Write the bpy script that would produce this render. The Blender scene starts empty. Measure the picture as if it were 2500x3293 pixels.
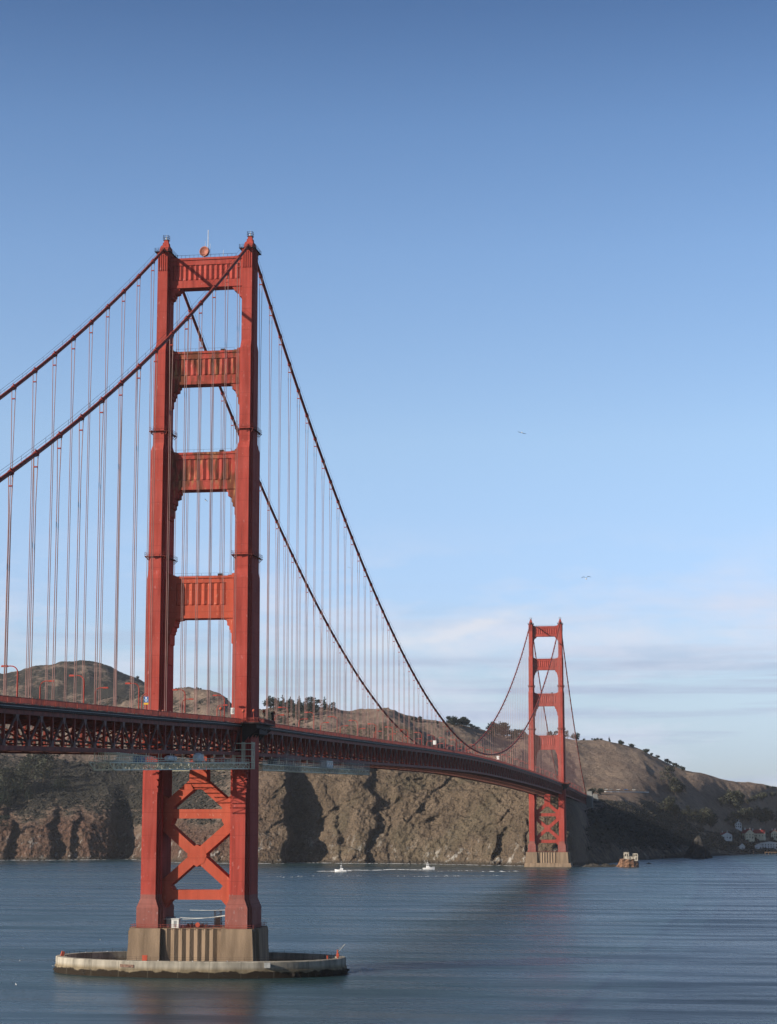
import bpy, math, random
import numpy as np
from mathutils import Vector
random.seed(7); rng = np.random.RandomState(7)
R = math.radians
scene = bpy.context.scene

# ------------------------------------------------------------------ camera
CAM = np.array([156.22, -606.88, 46.785]); YAW, PIT, ROLL = -0.16028277, 0.14881235, -0.000546
FPX = 6507.7
cd = bpy.data.cameras.new('camera'); cam = bpy.data.objects.new('camera', cd)
scene.collection.objects.link(cam); scene.camera = cam
cam.location = CAM.tolist(); cam.rotation_mode = 'XYZ'
cam.rotation_euler = (math.pi/2 + PIT, 0, -YAW)
cd.sensor_fit = 'HORIZONTAL'; cd.sensor_width = 36.0; cd.lens = 36.0*FPX/2500.0
cd.clip_start = 1.0; cd.clip_end = 60000
FW = np.array([math.sin(YAW)*math.cos(PIT), math.cos(YAW)*math.cos(PIT), math.sin(PIT)])
RT = np.array([math.cos(YAW), -math.sin(YAW), 0.0]); UP = np.cross(RT, FW)

# ------------------------------------------------------------------ sky, sun, exposure
SUN_AZ = math.atan2(-1.62, -1.0)          # direction towards the sun (x, y)
SUN_EL = R(21.3)
w = bpy.data.worlds.new('World'); scene.world = w; w.use_nodes = True
nt = w.node_tree; nt.nodes.clear()
def N(nt, t, **k):
    n = nt.nodes.new(t)
    for a, b in k.items(): setattr(n, a, b)
    return n
out = N(nt, 'ShaderNodeOutputWorld'); bg = N(nt, 'ShaderNodeBackground')
sky = N(nt, 'ShaderNodeTexSky'); sky.sky_type = 'NISHITA'; sky.sun_disc = False
sky.sun_elevation = SUN_EL; sky.sun_rotation = SUN_AZ
sky.altitude = 50; sky.air_density = 1.0; sky.dust_density = 0.6; sky.ozone_density = 2.2
bg.inputs['Strength'].default_value = 0.105
tc = N(nt, 'ShaderNodeTexCoord'); sp = N(nt, 'ShaderNodeSeparateXYZ')
nt.links.new(tc.outputs['Generated'], sp.inputs[0])
# thin cloud streaks low over the horizon, laid out by direction in the sky
mp = N(nt, 'ShaderNodeMapping'); mp.inputs['Scale'].default_value = (3.4, 3.4, 80)
nt.links.new(tc.outputs['Generated'], mp.inputs[0])
ns = N(nt, 'ShaderNodeTexNoise'); ns.inputs['Scale'].default_value = 1.6; ns.inputs['Detail'].default_value = 6; ns.inputs['Roughness'].default_value = .55
nt.links.new(mp.outputs[0], ns.inputs['Vector'])
cr = N(nt, 'ShaderNodeMapRange'); cr.inputs['From Min'].default_value = .47; cr.inputs['From Max'].default_value = .60
nt.links.new(ns.outputs['Fac'], cr.inputs['Value'])
el = N(nt, 'ShaderNodeMapRange', interpolation_type='SMOOTHSTEP'); el.inputs['From Min'].default_value = .125; el.inputs['From Max'].default_value = .045
nt.links.new(sp.outputs['Z'], el.inputs['Value'])
mu = N(nt, 'ShaderNodeMath', operation='MULTIPLY'); nt.links.new(cr.outputs[0], mu.inputs[0]); nt.links.new(el.outputs[0], mu.inputs[1])
mu2 = N(nt, 'ShaderNodeMath', operation='MULTIPLY'); mu2.inputs[1].default_value = .85; nt.links.new(mu.outputs[0], mu2.inputs[0])
# wispy veil higher up
mpb = N(nt, 'ShaderNodeMapping'); mpb.inputs['Scale'].default_value = (9, 9, 30); mpb.inputs['Rotation'].default_value = (.25, .3, 0)
nt.links.new(tc.outputs['Generated'], mpb.inputs[0])
nsb = N(nt, 'ShaderNodeTexNoise'); nsb.inputs['Scale'].default_value = 1.3; nsb.inputs['Detail'].default_value = 7; nsb.inputs['Roughness'].default_value = .6
nt.links.new(mpb.outputs[0], nsb.inputs['Vector'])
crb = N(nt, 'ShaderNodeMapRange'); crb.inputs['From Min'].default_value = .46; crb.inputs['From Max'].default_value = .72
nt.links.new(nsb.outputs['Fac'], crb.inputs['Value'])
elb = N(nt, 'ShaderNodeMapRange', interpolation_type='SMOOTHSTEP'); elb.inputs['From Min'].default_value = .15; elb.inputs['From Max'].default_value = .09
nt.links.new(sp.outputs['Z'], elb.inputs['Value'])
mub = N(nt, 'ShaderNodeMath', operation='MULTIPLY'); nt.links.new(crb.outputs[0], mub.inputs[0]); nt.links.new(elb.outputs[0], mub.inputs[1])
mub2 = N(nt, 'ShaderNodeMath', operation='MULTIPLY'); mub2.inputs[1].default_value = .85; nt.links.new(mub.outputs[0], mub2.inputs[0])
# sky tint: bluer towards the horizon; unseen upper sky darkened to weaken ambient light
tint = N(nt, 'ShaderNodeMix', data_type='RGBA', blend_type='MULTIPLY'); tint.inputs[0].default_value = 1
ramp = N(nt, 'ShaderNodeValToRGB')
nt.links.new(sp.outputs['Z'], ramp.inputs[0])
SKY_RAMP = [(0.0, (0.573, 0.681, 1.083)), (0.03, (0.619, 0.712, 1.083)), (0.064, (0.751, 0.782, 1.006)), (0.109, (0.867, 0.882, 1.099)), (0.182, (1.006, 0.99, 1.068)), (0.273, (0.843, 0.898, 1.014)), (0.33, (0.665, 0.758, 0.898)), (0.384, (0.441, 0.542, 0.696)), (0.46, (0.325, 0.387, 0.511)), (0.7, (0.193, 0.217, 0.279)), (1.0, (0.17, 0.193, 0.248))]
e = ramp.color_ramp.elements
e[0].position, e[0].color = SKY_RAMP[0][0], (*SKY_RAMP[0][1], 1)
e[1].position, e[1].color = SKY_RAMP[-1][0], (*SKY_RAMP[-1][1], 1)
for p_, c_ in SKY_RAMP[1:-1]:
    q = e.new(p_); q.color = (*c_, 1)
nt.links.new(sky.outputs[0], tint.inputs[6]); nt.links.new(ramp.outputs[0], tint.inputs[7])
m1 = N(nt, 'ShaderNodeMix', data_type='RGBA'); nt.links.new(mu2.outputs[0], m1.inputs[0]); nt.links.new(tint.outputs[2], m1.inputs[6]); m1.inputs[7].default_value = (2.59, 3.1, 4.14, 1)
m2 = N(nt, 'ShaderNodeMix', data_type='RGBA'); nt.links.new(mub2.outputs[0], m2.inputs[0]); nt.links.new(m1.outputs[2], m2.inputs[6]); m2.inputs[7].default_value = (4.18, 4.41, 5.18, 1)
# one soft white cloud and one long grey-lilac band, each at its own direction in the sky
def _dir(u, v):
    d = FW*FPX + RT*(u-1250) + UP*(1646.5-v); return d/np.linalg.norm(d)
def _m(op, a, b=None, c=None):
    n = N(nt, 'ShaderNodeMath', operation=op)
    for k, q in enumerate((a, b, c)):
        if q is None: continue
        if isinstance(q, (int, float)): n.inputs[k].default_value = q
        else: nt.links.new(q, n.inputs[k])
    return n.outputs[0]
def _blob(u, v, wx, wz, tilt=0.):
    d = _dir(u, v); dx = _m('SUBTRACT', sp.outputs['X'], float(d[0])); dz = _m('SUBTRACT', sp.outputs['Z'], float(d[2]))
    dz = _m('SUBTRACT', dz, _m('MULTIPLY', dx, tilt))
    r2 = _m('ADD', _m('POWER', _m('ABSOLUTE', _m('DIVIDE', dx, wx)), 2.0), _m('POWER', _m('ABSOLUTE', _m('DIVIDE', dz, wz)), 2.0))
    return _m('POWER', 2.718, _m('MULTIPLY', r2, -1.0))
nw = N(nt, 'ShaderNodeTexNoise'); nw.inputs['Scale'].default_value = 1.0; nw.inputs['Detail'].default_value = 8; nw.inputs['Roughness'].default_value = .62
mw = N(nt, 'ShaderNodeMapping'); mw.inputs['Scale'].default_value = (26, 26, 70); mw.inputs['Rotation'].default_value = (0, .3, 0)
nt.links.new(tc.outputs['Generated'], mw.inputs[0]); nt.links.new(mw.outputs[0], nw.inputs['Vector'])
wn = N(nt, 'ShaderNodeMapRange'); wn.inputs['From Min'].default_value = .36; wn.inputs['From Max'].default_value = .62; nt.links.new(nw.outputs['Fac'], wn.inputs['Value'])
cl = _m('ADD', _m('ADD', _blob(1585, 1995, .020, .0035, .30), _blob(1420, 2060, .050, .009, .12)), _m('MULTIPLY', _blob(2150, 2040, .06, .004), .5))
cl = _m('MINIMUM', _m('MULTIPLY', _m('MULTIPLY', cl, wn.outputs[0]), .65), .7)
m3 = N(nt, 'ShaderNodeMix', data_type='RGBA'); nt.links.new(cl, m3.inputs[0]); nt.links.new(m2.outputs[2], m3.inputs[6]); m3.inputs[7].default_value = (4.7, 4.75, 5.1, 1)
nw2 = N(nt, 'ShaderNodeTexNoise'); nw2.inputs['Scale'].default_value = 1.0; nw2.inputs['Detail'].default_value = 7
mw2 = N(nt, 'ShaderNodeMapping'); mw2.inputs['Scale'].default_value = (14, 14, 120)
nt.links.new(tc.outputs['Generated'], mw2.inputs[0]); nt.links.new(mw2.outputs[0], nw2.inputs['Vector'])
wn2 = N(nt, 'ShaderNodeMapRange'); wn2.inputs['From Min'].default_value = .38; wn2.inputs['From Max'].default_value = .62; nt.links.new(nw2.outputs['Fac'], wn2.inputs['Value'])
bd = _m('ADD', _m('ADD', _blob(1350, 2132, .07, .0032), _blob(2000, 2138, .05, .0028)), _m('ADD', _blob(2000, 2222, .05, .0030), _blob(2050, 2300, .07, .0018)))
bd = _m('MINIMUM', _m('MULTIPLY', _m('MULTIPLY', bd, wn2.outputs[0]), .62), .6)
m4 = N(nt, 'ShaderNodeMix', data_type='RGBA'); nt.links.new(bd, m4.inputs[0]); nt.links.new(m3.outputs[2], m4.inputs[6]); m4.inputs[7].default_value = (2.45, 2.95, 4.0, 1)
nt.links.new(m4.outputs[2], bg.inputs['Color']); nt.links.new(bg.outputs[0], out.inputs['Surface'])

sd = bpy.data.lights.new('sun', 'SUN'); sd.energy = 5.0; sd.angle = R(.53); sd.color = (1.0, .90, .76)
so = bpy.data.objects.new('sun', sd); scene.collection.objects.link(so)
sdir = Vector((-1.62, -1.0, math.tan(SUN_EL)*math.hypot(1.62, 1))).normalized()
so.rotation_euler = sdir.to_track_quat('Z', 'Y').to_euler()
scene.view_settings.view_transform = 'Standard'; scene.view_settings.look = 'None'
scene.view_settings.exposure = 0.72; scene.view_settings.gamma = 1.0
scene.view_settings.use_curve_mapping = False

# ------------------------------------------------------------------ helpers
COL = scene.collection
def tag(o, label=None, cat=None, group=None, kind=None):
    if label: o['label'] = label
    if cat: o['category'] = cat
    if group: o['group'] = group
    if kind: o['kind'] = kind
    return o
def empty(name, loc=(0, 0, 0), label=None, cat=None, group=None, rz=0):
    o = bpy.data.objects.new(name, None); COL.objects.link(o)
    o.location = loc; o.rotation_euler.z = rz; o.empty_display_size = 1
    return tag(o, label, cat, group)
def wloc(o):
    v = Vector((0, 0, 0))
    while o is not None:
        v = v + o.location; o = o.parent
    return v
class MB:
    def __init__(s): s.v = []; s.f = []
    def add(s, vs, fs):
        b = len(s.v); s.v += [tuple(map(float, a)) for a in vs]; s.f += [tuple(i+b for i in f) for f in fs]
    def box(s, x0, x1, y0, y1, z0, z1):
        s.add([(x0,y0,z0),(x1,y0,z0),(x1,y1,z0),(x0,y1,z0),(x0,y0,z1),(x1,y0,z1),(x1,y1,z1),(x0,y1,z1)],
              [(0,3,2,1),(4,5,6,7),(0,1,5,4),(1,2,6,5),(2,3,7,6),(3,0,4,7)])
    def bar(s, p, q, w, h=None, up=(0,0,1), n=4):
        h = w if h is None else h
        p = Vector(p); q = Vector(q); d = (q-p)
        if d.length < 1e-6: return
        d.normalize(); u = Vector(up)
        if abs(d.dot(u)) > .97: u = Vector((0,1,0)) if abs(d.y) < .9 else Vector((1,0,0))
        a = d.cross(u).normalized(); b = a.cross(d).normalized()
        vs = []
        if n == 4: offs = [(-w/2,-h/2),(w/2,-h/2),(w/2,h/2),(-w/2,h/2)]
        else: offs = [(w/2*math.cos(2*math.pi*i/n), h/2*math.sin(2*math.pi*i/n)) for i in range(n)]
        for c in (p, q):
            for (i, j) in offs: vs.append(c + a*i + b*j)
        fs = [tuple(range(n))[::-1] if False else tuple(range(n)), tuple(range(2*n-1, n-1, -1))]
        for i in range(n): fs.append((i, n+i, n+(i+1)%n, (i+1)%n))
        s.add(vs, fs)
    def tube(s, pts, r, n=8):
        P = [Vector(p) for p in pts]; rs = r if hasattr(r, '__len__') else [r]*len(P)
        vs = []; fs = []
        for i, c in enumerate(P):
            d = (P[min(i+1, len(P)-1)] - P[max(i-1, 0)]).normalized()
            u = Vector((0,0,1)) if abs(d.z) < .95 else Vector((1,0,0))
            a = d.cross(u).normalized(); b = a.cross(d)
            for k in range(n):
                t = 2*math.pi*k/n; vs.append(c + (a*math.cos(t) + b*math.sin(t))*rs[i])
        for i in range(len(P)-1):
            for k in range(n):
                fs.append((i*n+k, (i+1)*n+k, (i+1)*n+(k+1)%n, i*n+(k+1)%n))
        fs.append(tuple(range(n))); fs.append(tuple(range((len(P)-1)*n+n-1, (len(P)-1)*n-1, -1)))
        s.add(vs, fs)
    def loft(s, secs, caps=True):
        n = len(secs[0]); vs = [p for sec in secs for p in sec]; fs = []
        for i in range(len(secs)-1):
            for k in range(n): fs.append((i*n+k, i*n+(k+1)%n, (i+1)*n+(k+1)%n, (i+1)*n+k))
        if caps: fs.append(tuple(range(n))[::-1]); fs.append(tuple(range((len(secs)-1)*n, len(secs)*n)))
        s.add(vs, fs)
    def prism_xz(s, poly, y0, y1):       # polygon in x, z extruded along y
        n = len(poly); vs = [(x, y0, z) for x, z in poly] + [(x, y1, z) for x, z in poly]
        fs = [tuple(range(n)), tuple(range(2*n-1, n-1, -1))] + [(i, n+i, n+(i+1)%n, (i+1)%n) for i in range(n)]
        s.add(vs, fs)
    def ico(s, c, r, jit=0.0, sub=1, sz=(1,1,1)):
        vs, fs = ICO[sub]
        s.add([(c[0]+x*r*sz[0]*(1+jit*random.uniform(-1,1)), c[1]+y*r*sz[1]*(1+jit*random.uniform(-1,1)), c[2]+z*r*sz[2]*(1+jit*random.uniform(-1,1))) for x,y,z in vs], fs)
    def mesh(s, name, mat, off=Vector((0,0,0)), smooth=False):
        me = bpy.data.meshes.new(name)
        me.from_pydata([(v[0]-off.x, v[1]-off.y, v[2]-off.z) for v in s.v], [], s.f)
        import bmesh
        bm = bmesh.new(); bm.from_mesh(me); bmesh.ops.recalc_face_normals(bm, faces=bm.faces); bm.to_mesh(me); bm.free()
        if smooth:
            for p in me.polygons: p.use_smooth = True
        me.materials.append(mat); return me
    def build(s, name, mat, parent=None, smooth=False):
        off = wloc(parent) if parent else Vector((0,0,0))
        o = bpy.data.objects.new(name, s.mesh(name, mat, off, smooth)); COL.objects.link(o)
        if parent: o.parent = parent
        return o
import bmesh as _bm
ICO = {}
for k in (1, 2):
    b = _bm.new(); _bm.ops.create_icosphere(b, subdivisions=k, radius=1); b.verts.ensure_lookup_table()
    ICO[k] = ([tuple(v.co) for v in b.verts], [tuple(v.index for v in f.verts) for f in b.faces]); b.free()
def copy_tree(o, parent=None):
    c = o.copy(); COL.objects.link(c); c.parent = parent
    for ch in [x for x in bpy.data.objects if x.parent is o]: copy_tree(ch, c)
    return c

# ------------------------------------------------------------------ materials
KA = .77     # paint and stone albedo scale
def mat(name, rgb, rough=.6, var=.0, vscale=1.0, bump=0.0, bscale=5.0, metal=0.0, dark=None, streak=None, spec=.12):
    rgb = tuple(c*KA for c in rgb); dark = tuple(c*KA for c in dark) if dark else None
    m = bpy.data.materials.new(name); m.use_nodes = True; t = m.node_tree
    b = t.nodes['Principled BSDF']; b.inputs['Base Color'].default_value = (*rgb, 1)
    b.inputs['Roughness'].default_value = rough; b.inputs['Metallic'].default_value = metal
    b.inputs['Specular IOR Level'].default_value = spec
    tc = N(t, 'ShaderNodeTexCoord'); geo = N(t, 'ShaderNodeNewGeometry')
    if var > 0 or streak:
        n1 = N(t, 'ShaderNodeTexNoise'); n1.inputs['Scale'].default_value = vscale; n1.inputs['Detail'].default_value = 6
        mp = N(t, 'ShaderNodeMapping')
        if streak: mp.inputs['Scale'].default_value = streak
        t.links.new(geo.outputs['Position'], mp.inputs[0]); t.links.new(mp.outputs[0], n1.inputs['Vector'])
        r_ = N(t, 'ShaderNodeMapRange'); r_.inputs['From Min'].default_value = .3; r_.inputs['From Max'].default_value = .7
        t.links.new(n1.outputs['Fac'], r_.inputs['Value'])
        mx = N(t, 'ShaderNodeMix', data_type='RGBA'); t.links.new(r_.outputs[0], mx.inputs[0])
        d = dark if dark else tuple(c*(1-var) for c in rgb)
        mx.inputs[6].default_value = (*d, 1); mx.inputs[7].default_value = (*[min(1, c*(1+var*.5)) for c in rgb], 1)
        t.links.new(mx.outputs[2], b.inputs['Base Color'])
    if bump > 0:
        n2 = N(t, 'ShaderNodeTexNoise'); n2.inputs['Scale'].default_value = bscale; n2.inputs['Detail'].default_value = 5
        t.links.new(geo.outputs['Position'], n2.inputs['Vector'])
        bp = N(t, 'ShaderNodeBump'); bp.inputs['Strength'].default_value = bump; bp.inputs['Distance'].default_value = .2
        t.links.new(n2.outputs['Fac'], bp.inputs['Height']); t.links.new(bp.outputs[0], b.inputs['Normal'])
    return m
ORANGE = (.43, .070, .052)
def paint(name, rgb, rust=0.0, grime=.35):
    """orange bridge paint: plate seams, faded and streaked patches, rust where asked"""
    m = mat(name, rgb, rough=.8, spec=.10); rgb = tuple(c*KA for c in rgb); t = m.node_tree; b = t.nodes['Principled BSDF']
    geo = N(t, 'ShaderNodeNewGeometry')
    def noise(scale, sc, detail=5):
        mp = N(t, 'ShaderNodeMapping'); mp.inputs['Scale'].default_value = sc
        n = N(t, 'ShaderNodeTexNoise'); n.inputs['Scale'].default_value = scale; n.inputs['Detail'].default_value = detail
        t.links.new(geo.outputs['Position'], mp.inputs[0]); t.links.new(mp.outputs[0], n.inputs['Vector']); return n
    def rng_(src, a, c, lo=0., hi=1.):
        r_ = N(t, 'ShaderNodeMapRange'); r_.inputs['From Min'].default_value = a; r_.inputs['From Max'].default_value = c
        r_.inputs['To Min'].default_value = lo; r_.inputs['To Max'].default_value = hi
        t.links.new(src, r_.inputs['Value']); return r_.outputs[0]
    def mix(f, a, c, mode='MIX'):
        x = N(t, 'ShaderNodeMix', data_type='RGBA', blend_type=mode)
        if isinstance(f, float): x.inputs[0].default_value = f
        else: t.links.new(f, x.inputs[0])
        for k, q in ((6, a), (7, c)):
            if isinstance(q, tuple): x.inputs[k].default_value = (*q, 1)
            else: t.links.new(q, x.inputs[k])
        return x.outputs[2]
    streak = noise(.9, (1, 1, .06)); big = noise(.12, (1, 1, 1)); fine = noise(3.0, (1, 1, .35))
    c = mix(rng_(streak.outputs['Fac'], .35, .75), rgb, tuple(v*(1-grime) for v in rgb))
    c = mix(rng_(big.outputs['Fac'], .45, .75, 0, .45), c, (rgb[0]*1.12, rgb[1]*1.5, rgb[2]*1.6))
    c = mix(rng_(fine.outputs['Fac'], .58, .72, 0, .5), c, (rgb[0]*.5, rgb[1]*.8, rgb[2]*.9))
    fleck = noise(1.3, (1, 1, .5), 9); c = mix(rng_(fleck.outputs['Fac'], .64, .70, 0, .45), c, (rgb[0]*1.25, rgb[1]*3.2, rgb[2]*4.0))
    # plate seams
    sep = N(t, 'ShaderNodeSeparateXYZ'); t.links.new(geo.outputs['Position'], sep.inputs[0])
    md = N(t, 'ShaderNodeMath', operation='PINGPONG'); md.inputs[1].default_value = 3.4; t.links.new(sep.outputs['Z'], md.inputs[0])
    sm = rng_(md.outputs[0], .16, .06, 0, .5)
    c = mix(sm, c, tuple(v*.55 for v in rgb))
    if rust > 0:
        r1 = noise(.55, (1, 1, .28), 8)
        c = mix(rng_(r1.outputs['Fac'], .44, .60, 0, rust), c, (.085, .035, .018))
        r2 = noise(.8, (1.3, 1, .22), 8)
        c = mix(rng_(r2.outputs['Fac'], .58, .70, 0, rust), c, (.30, .15, .07))
    t.links.new(c, b.inputs['Base Color'])
    n2 = noise(1.6, (1, 1, 1)); bp = N(t, 'ShaderNodeBump'); bp.inputs['Strength'].default_value = .25; bp.inputs['Distance'].default_value = .15
    t.links.new(n2.outputs['Fac'], bp.inputs['Height']); t.links.new(bp.outputs[0], b.inputs['Normal'])
    return m
M = {}
M['orange'] = paint('orange_paint', ORANGE, grime=.45)
M['rusty'] = paint('rusty_orange_paint', ORANGE, rust=.85)
M['fresh'] = paint('bright_orange_paint', (.49, .092, .052), grime=.25)
M['faded'] = paint('faded_orange_paint', (.31, .105, .085), grime=.3)
M['cable'] = mat('cable_paint', (.27, .055, .04), .6, .4, .8)
M['rope'] = mat('rope_paint', (.46, .27, .23), .45, .2, .3)
M['lacing'] = mat('laced_truss_paint', (.20, .10, .09), .6, .4, .5)
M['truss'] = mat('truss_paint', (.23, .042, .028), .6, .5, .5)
M['under'] = mat('shade_darkened_truss_paint', (.115, .040, .030), .7, .5, .4)  # darker copy of the truss paint: underside shade put into the colour
M['darksteel'] = mat('dark_steel', (.045, .03, .03), .7, .3, 1)
M['rail'] = mat('rail_paint', (.30, .062, .045), .6, .35, .6)
M['walk'] = mat('sidewalk_slab', (.12,.11,.105), .85, .3, .6)
M['grey'] = mat('grey_metal', (.30, .31, .31), .5, .3, 1)
M['white'] = mat('white_metal', (.72, .72, .68), .5, .25, .8)
M['scaf'] = mat('galvanised_tube', (.80, .78, .60), .5, .25, .8)
M['asphalt'] = mat('asphalt', (.055, .055, .058), .85, .3, .5)
M['conc'] = mat('pier_concrete', (.28, .20, .135), .85, .38, .5, .4, 2.0, streak=(1, 1, .10))
M['kelp'] = mat('kelp_crust', (.035, .028, .022), .8, .5, 2.0, .9, 3.0)
M['tarp'] = mat('white_tarpaulin', (.78, .78, .76), .6, .2, 1.2, .5, 1.5)
M['sign_blue'] = mat('sign_blue', (.03, .14, .38), .4); M['sign_white'] = mat('sign_white', (.78, .78, .76), .4); M['sign_yellow'] = mat('sign_yellow', (.72, .42, .05), .4)
M['dish'] = mat('dish_shell', (.36, .13, .09), .5, .3, 1)
M['skin'] = mat('skin', (.45, .28, .2), .6); M['cloth_dark'] = mat('dark_cloth', (.03, .03, .045), .8, .2, 4); M['cloth_pale'] = mat('pale_cloth', (.5, .5, .52), .8, .2, 4); M['cloth_red'] = mat('red_cloth', (.4, .06, .05), .8, .2, 4)
M['foam'] = mat('foam', (.75, .77, .78), .8, .3, .4)
M['hull'] = mat('boat_hull', (.80, .80, .80), .35, .08, 1); M['glass'] = mat('dark_glass', (.02, .025, .03), .1, 0, 1)
M['bird_white'] = mat('bird_white', (.75, .75, .75), .7); M['bird_dark'] = mat('bird_dark', (.05, .05, .055), .7)
# ------------------------------------------------------------------ the bridge's own lines (metres, deck along y)
XC = 13.72; YN = 1280.0
_dk = np.array([(-420,65.8),(-343,67.7),(-218,70.6),(-104,73.3),(0,75.75),(97,76.9),(229,78.6),(418,81.0),(640,82.5),(932,81.0),(1120,79.0),(1280,76.6),(1400,74.3),(1623,69.3),(1800,66.0),(2100,63)])
def _catmull(x, P):
    i = int(np.clip(np.searchsorted(P[:,0], x)-1, 0, len(P)-2))
    x0, y0 = P[i]; x1, y1 = P[i+1]
    def sl(j):
        a = P[max(j-1,0)]; b = P[min(j+1,len(P)-1)]; return (b[1]-a[1])/(b[0]-a[0])
    h = x1-x0; t = (x-x0)/h; m0, m1 = sl(i)*h, sl(i+1)*h
    return (2*t**3-3*t**2+1)*y0+(t**3-2*t**2+t)*m0+(-2*t**3+3*t**2)*y1+(t**3-t**2)*m1
def rail_z(y): return _catmull(y, _dk)
CT = 226.3; CM = 84.3
def cable_z(y):
    if y < 0: s = -y; return CT - .601*s + 4.1e-4*s*s
    if y <= YN: t = (y-640)/640; return CM + (CT-CM)*t*t
    s = y-YN; return CT - .601*s + 4.1e-4*s*s

# ------------------------------------------------------------------ towers
SECT = [(13.35, (3.1,8.2),(3.6,7.2),(4.1,6.3)), (19.3, (3.1,8.2),(3.6,7.2),(4.1,6.3)), (21.9, (2.0,7.4),(2.55,6.4),(3.1,5.7)),
        (69, (2.0,7.35),(2.5,6.35),(3.05,5.6)), (119.0, (1.95,7.0),(2.45,6.0),(2.95,5.3)), (121.6, (1.75,6.3),(2.2,5.3),(2.65,4.8)),
        (159.4, (1.72,6.2),(2.18,5.2),(2.62,4.7)), (161.8, (1.65,5.1),(1.95,4.2),(2.25,3.2)), (191.6, (1.65,5.0),(1.95,4.1),(2.25,3.1)),
        (194.0, (1.6,4.1),(1.85,3.1),(2.0,2.2)), (223.0, (1.6,4.0),(1.82,3.0),(1.95,2.1))]
def cross_plan(cx, cy, z, a, b, c):
    P = [(a[0],-a[1]),(a[0],-b[1]),(b[0],-b[1]),(b[0],-c[1]),(c[0],-c[1]),(c[0],c[1]),(b[0],c[1]),(b[0],b[1]),(a[0],b[1]),(a[0],a[1])]
    P = P + [(-x,y) for x,y in P[::-1]]
    return [(cx+x, cy+y, z) for x,y in P]
def sect_at(z):
    for i in range(len(SECT)-1):
        if SECT[i][0] <= z <= SECT[i+1][0]:
            t = (z-SECT[i][0])/(SECT[i+1][0]-SECT[i][0])
            return [tuple(SECT[i][k][j]*(1-t)+SECT[i+1][k][j]*t for j in (0,1)) for k in (1,2,3)]
def pleats(mb, x0, x1, yf, z0, z1, n, depth, sgn):
    """vertical V-pleats standing out from a recessed field, with pointed feet"""
    w = (x1-x0)/n
    for i in range(n):
        a = x0+i*w; m = a+w*.5; b = a+w
        yb = yf+sgn*depth
        c = depth*.9
        mb.add([(a,yb,z0+c),(m,yf,z0+c),(b,yb,z0+c),(a,yb,z1-.25),(m,yf,z1-.25),(b,yb,z1-.25),(m,yb,z0),(m,yb,z1)],
               [(0,1,4,3),(1,2,5,4),(0,6,1),(1,6,2),(3,4,7),(4,5,7)])
STRUTS = [  # z0, z1, panel z0, z1, pleats, half depth, material, corbel profile (x, z) under the right end
 (211.9,221.6,214.3,219.3,13,2.1,'orange',[(8.6,211.9),(9.1,211.0),(10.3,210.2),(10.7,209.3),(11.5,208.4),(11.9,207.4),(12.2,207.4)]),
 (180.6,191.2,183.4,188.8,11,2.3,'rusty',[(8.4,180.6),(8.9,179.6),(10.0,178.4),(10.4,177.0),(10.9,175.9),(11.2,173.6),(11.6,172.9),(12.2,172.9)]),
 (147.0,158.8,149.9,156.7,9,2.8,'rusty',[(7.6,147.0),(8.1,145.9),(9.2,144.4),(9.6,142.6),(10.2,141.2),(10.5,138.6),(11.15,137.6),(11.6,137.6)]),
 (106.8,119.9,110.8,117.8,8,2.9,'fresh',[(6.4,106.8),(8.1,106.3),(8.3,105.5),(9.0,104.2),(9.3,103.0),(9.7,102.0),(9.75,98.9),(10.15,98.7),(10.2,93.4),(10.85,92.5),(11.6,92.5)]),
]
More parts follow.
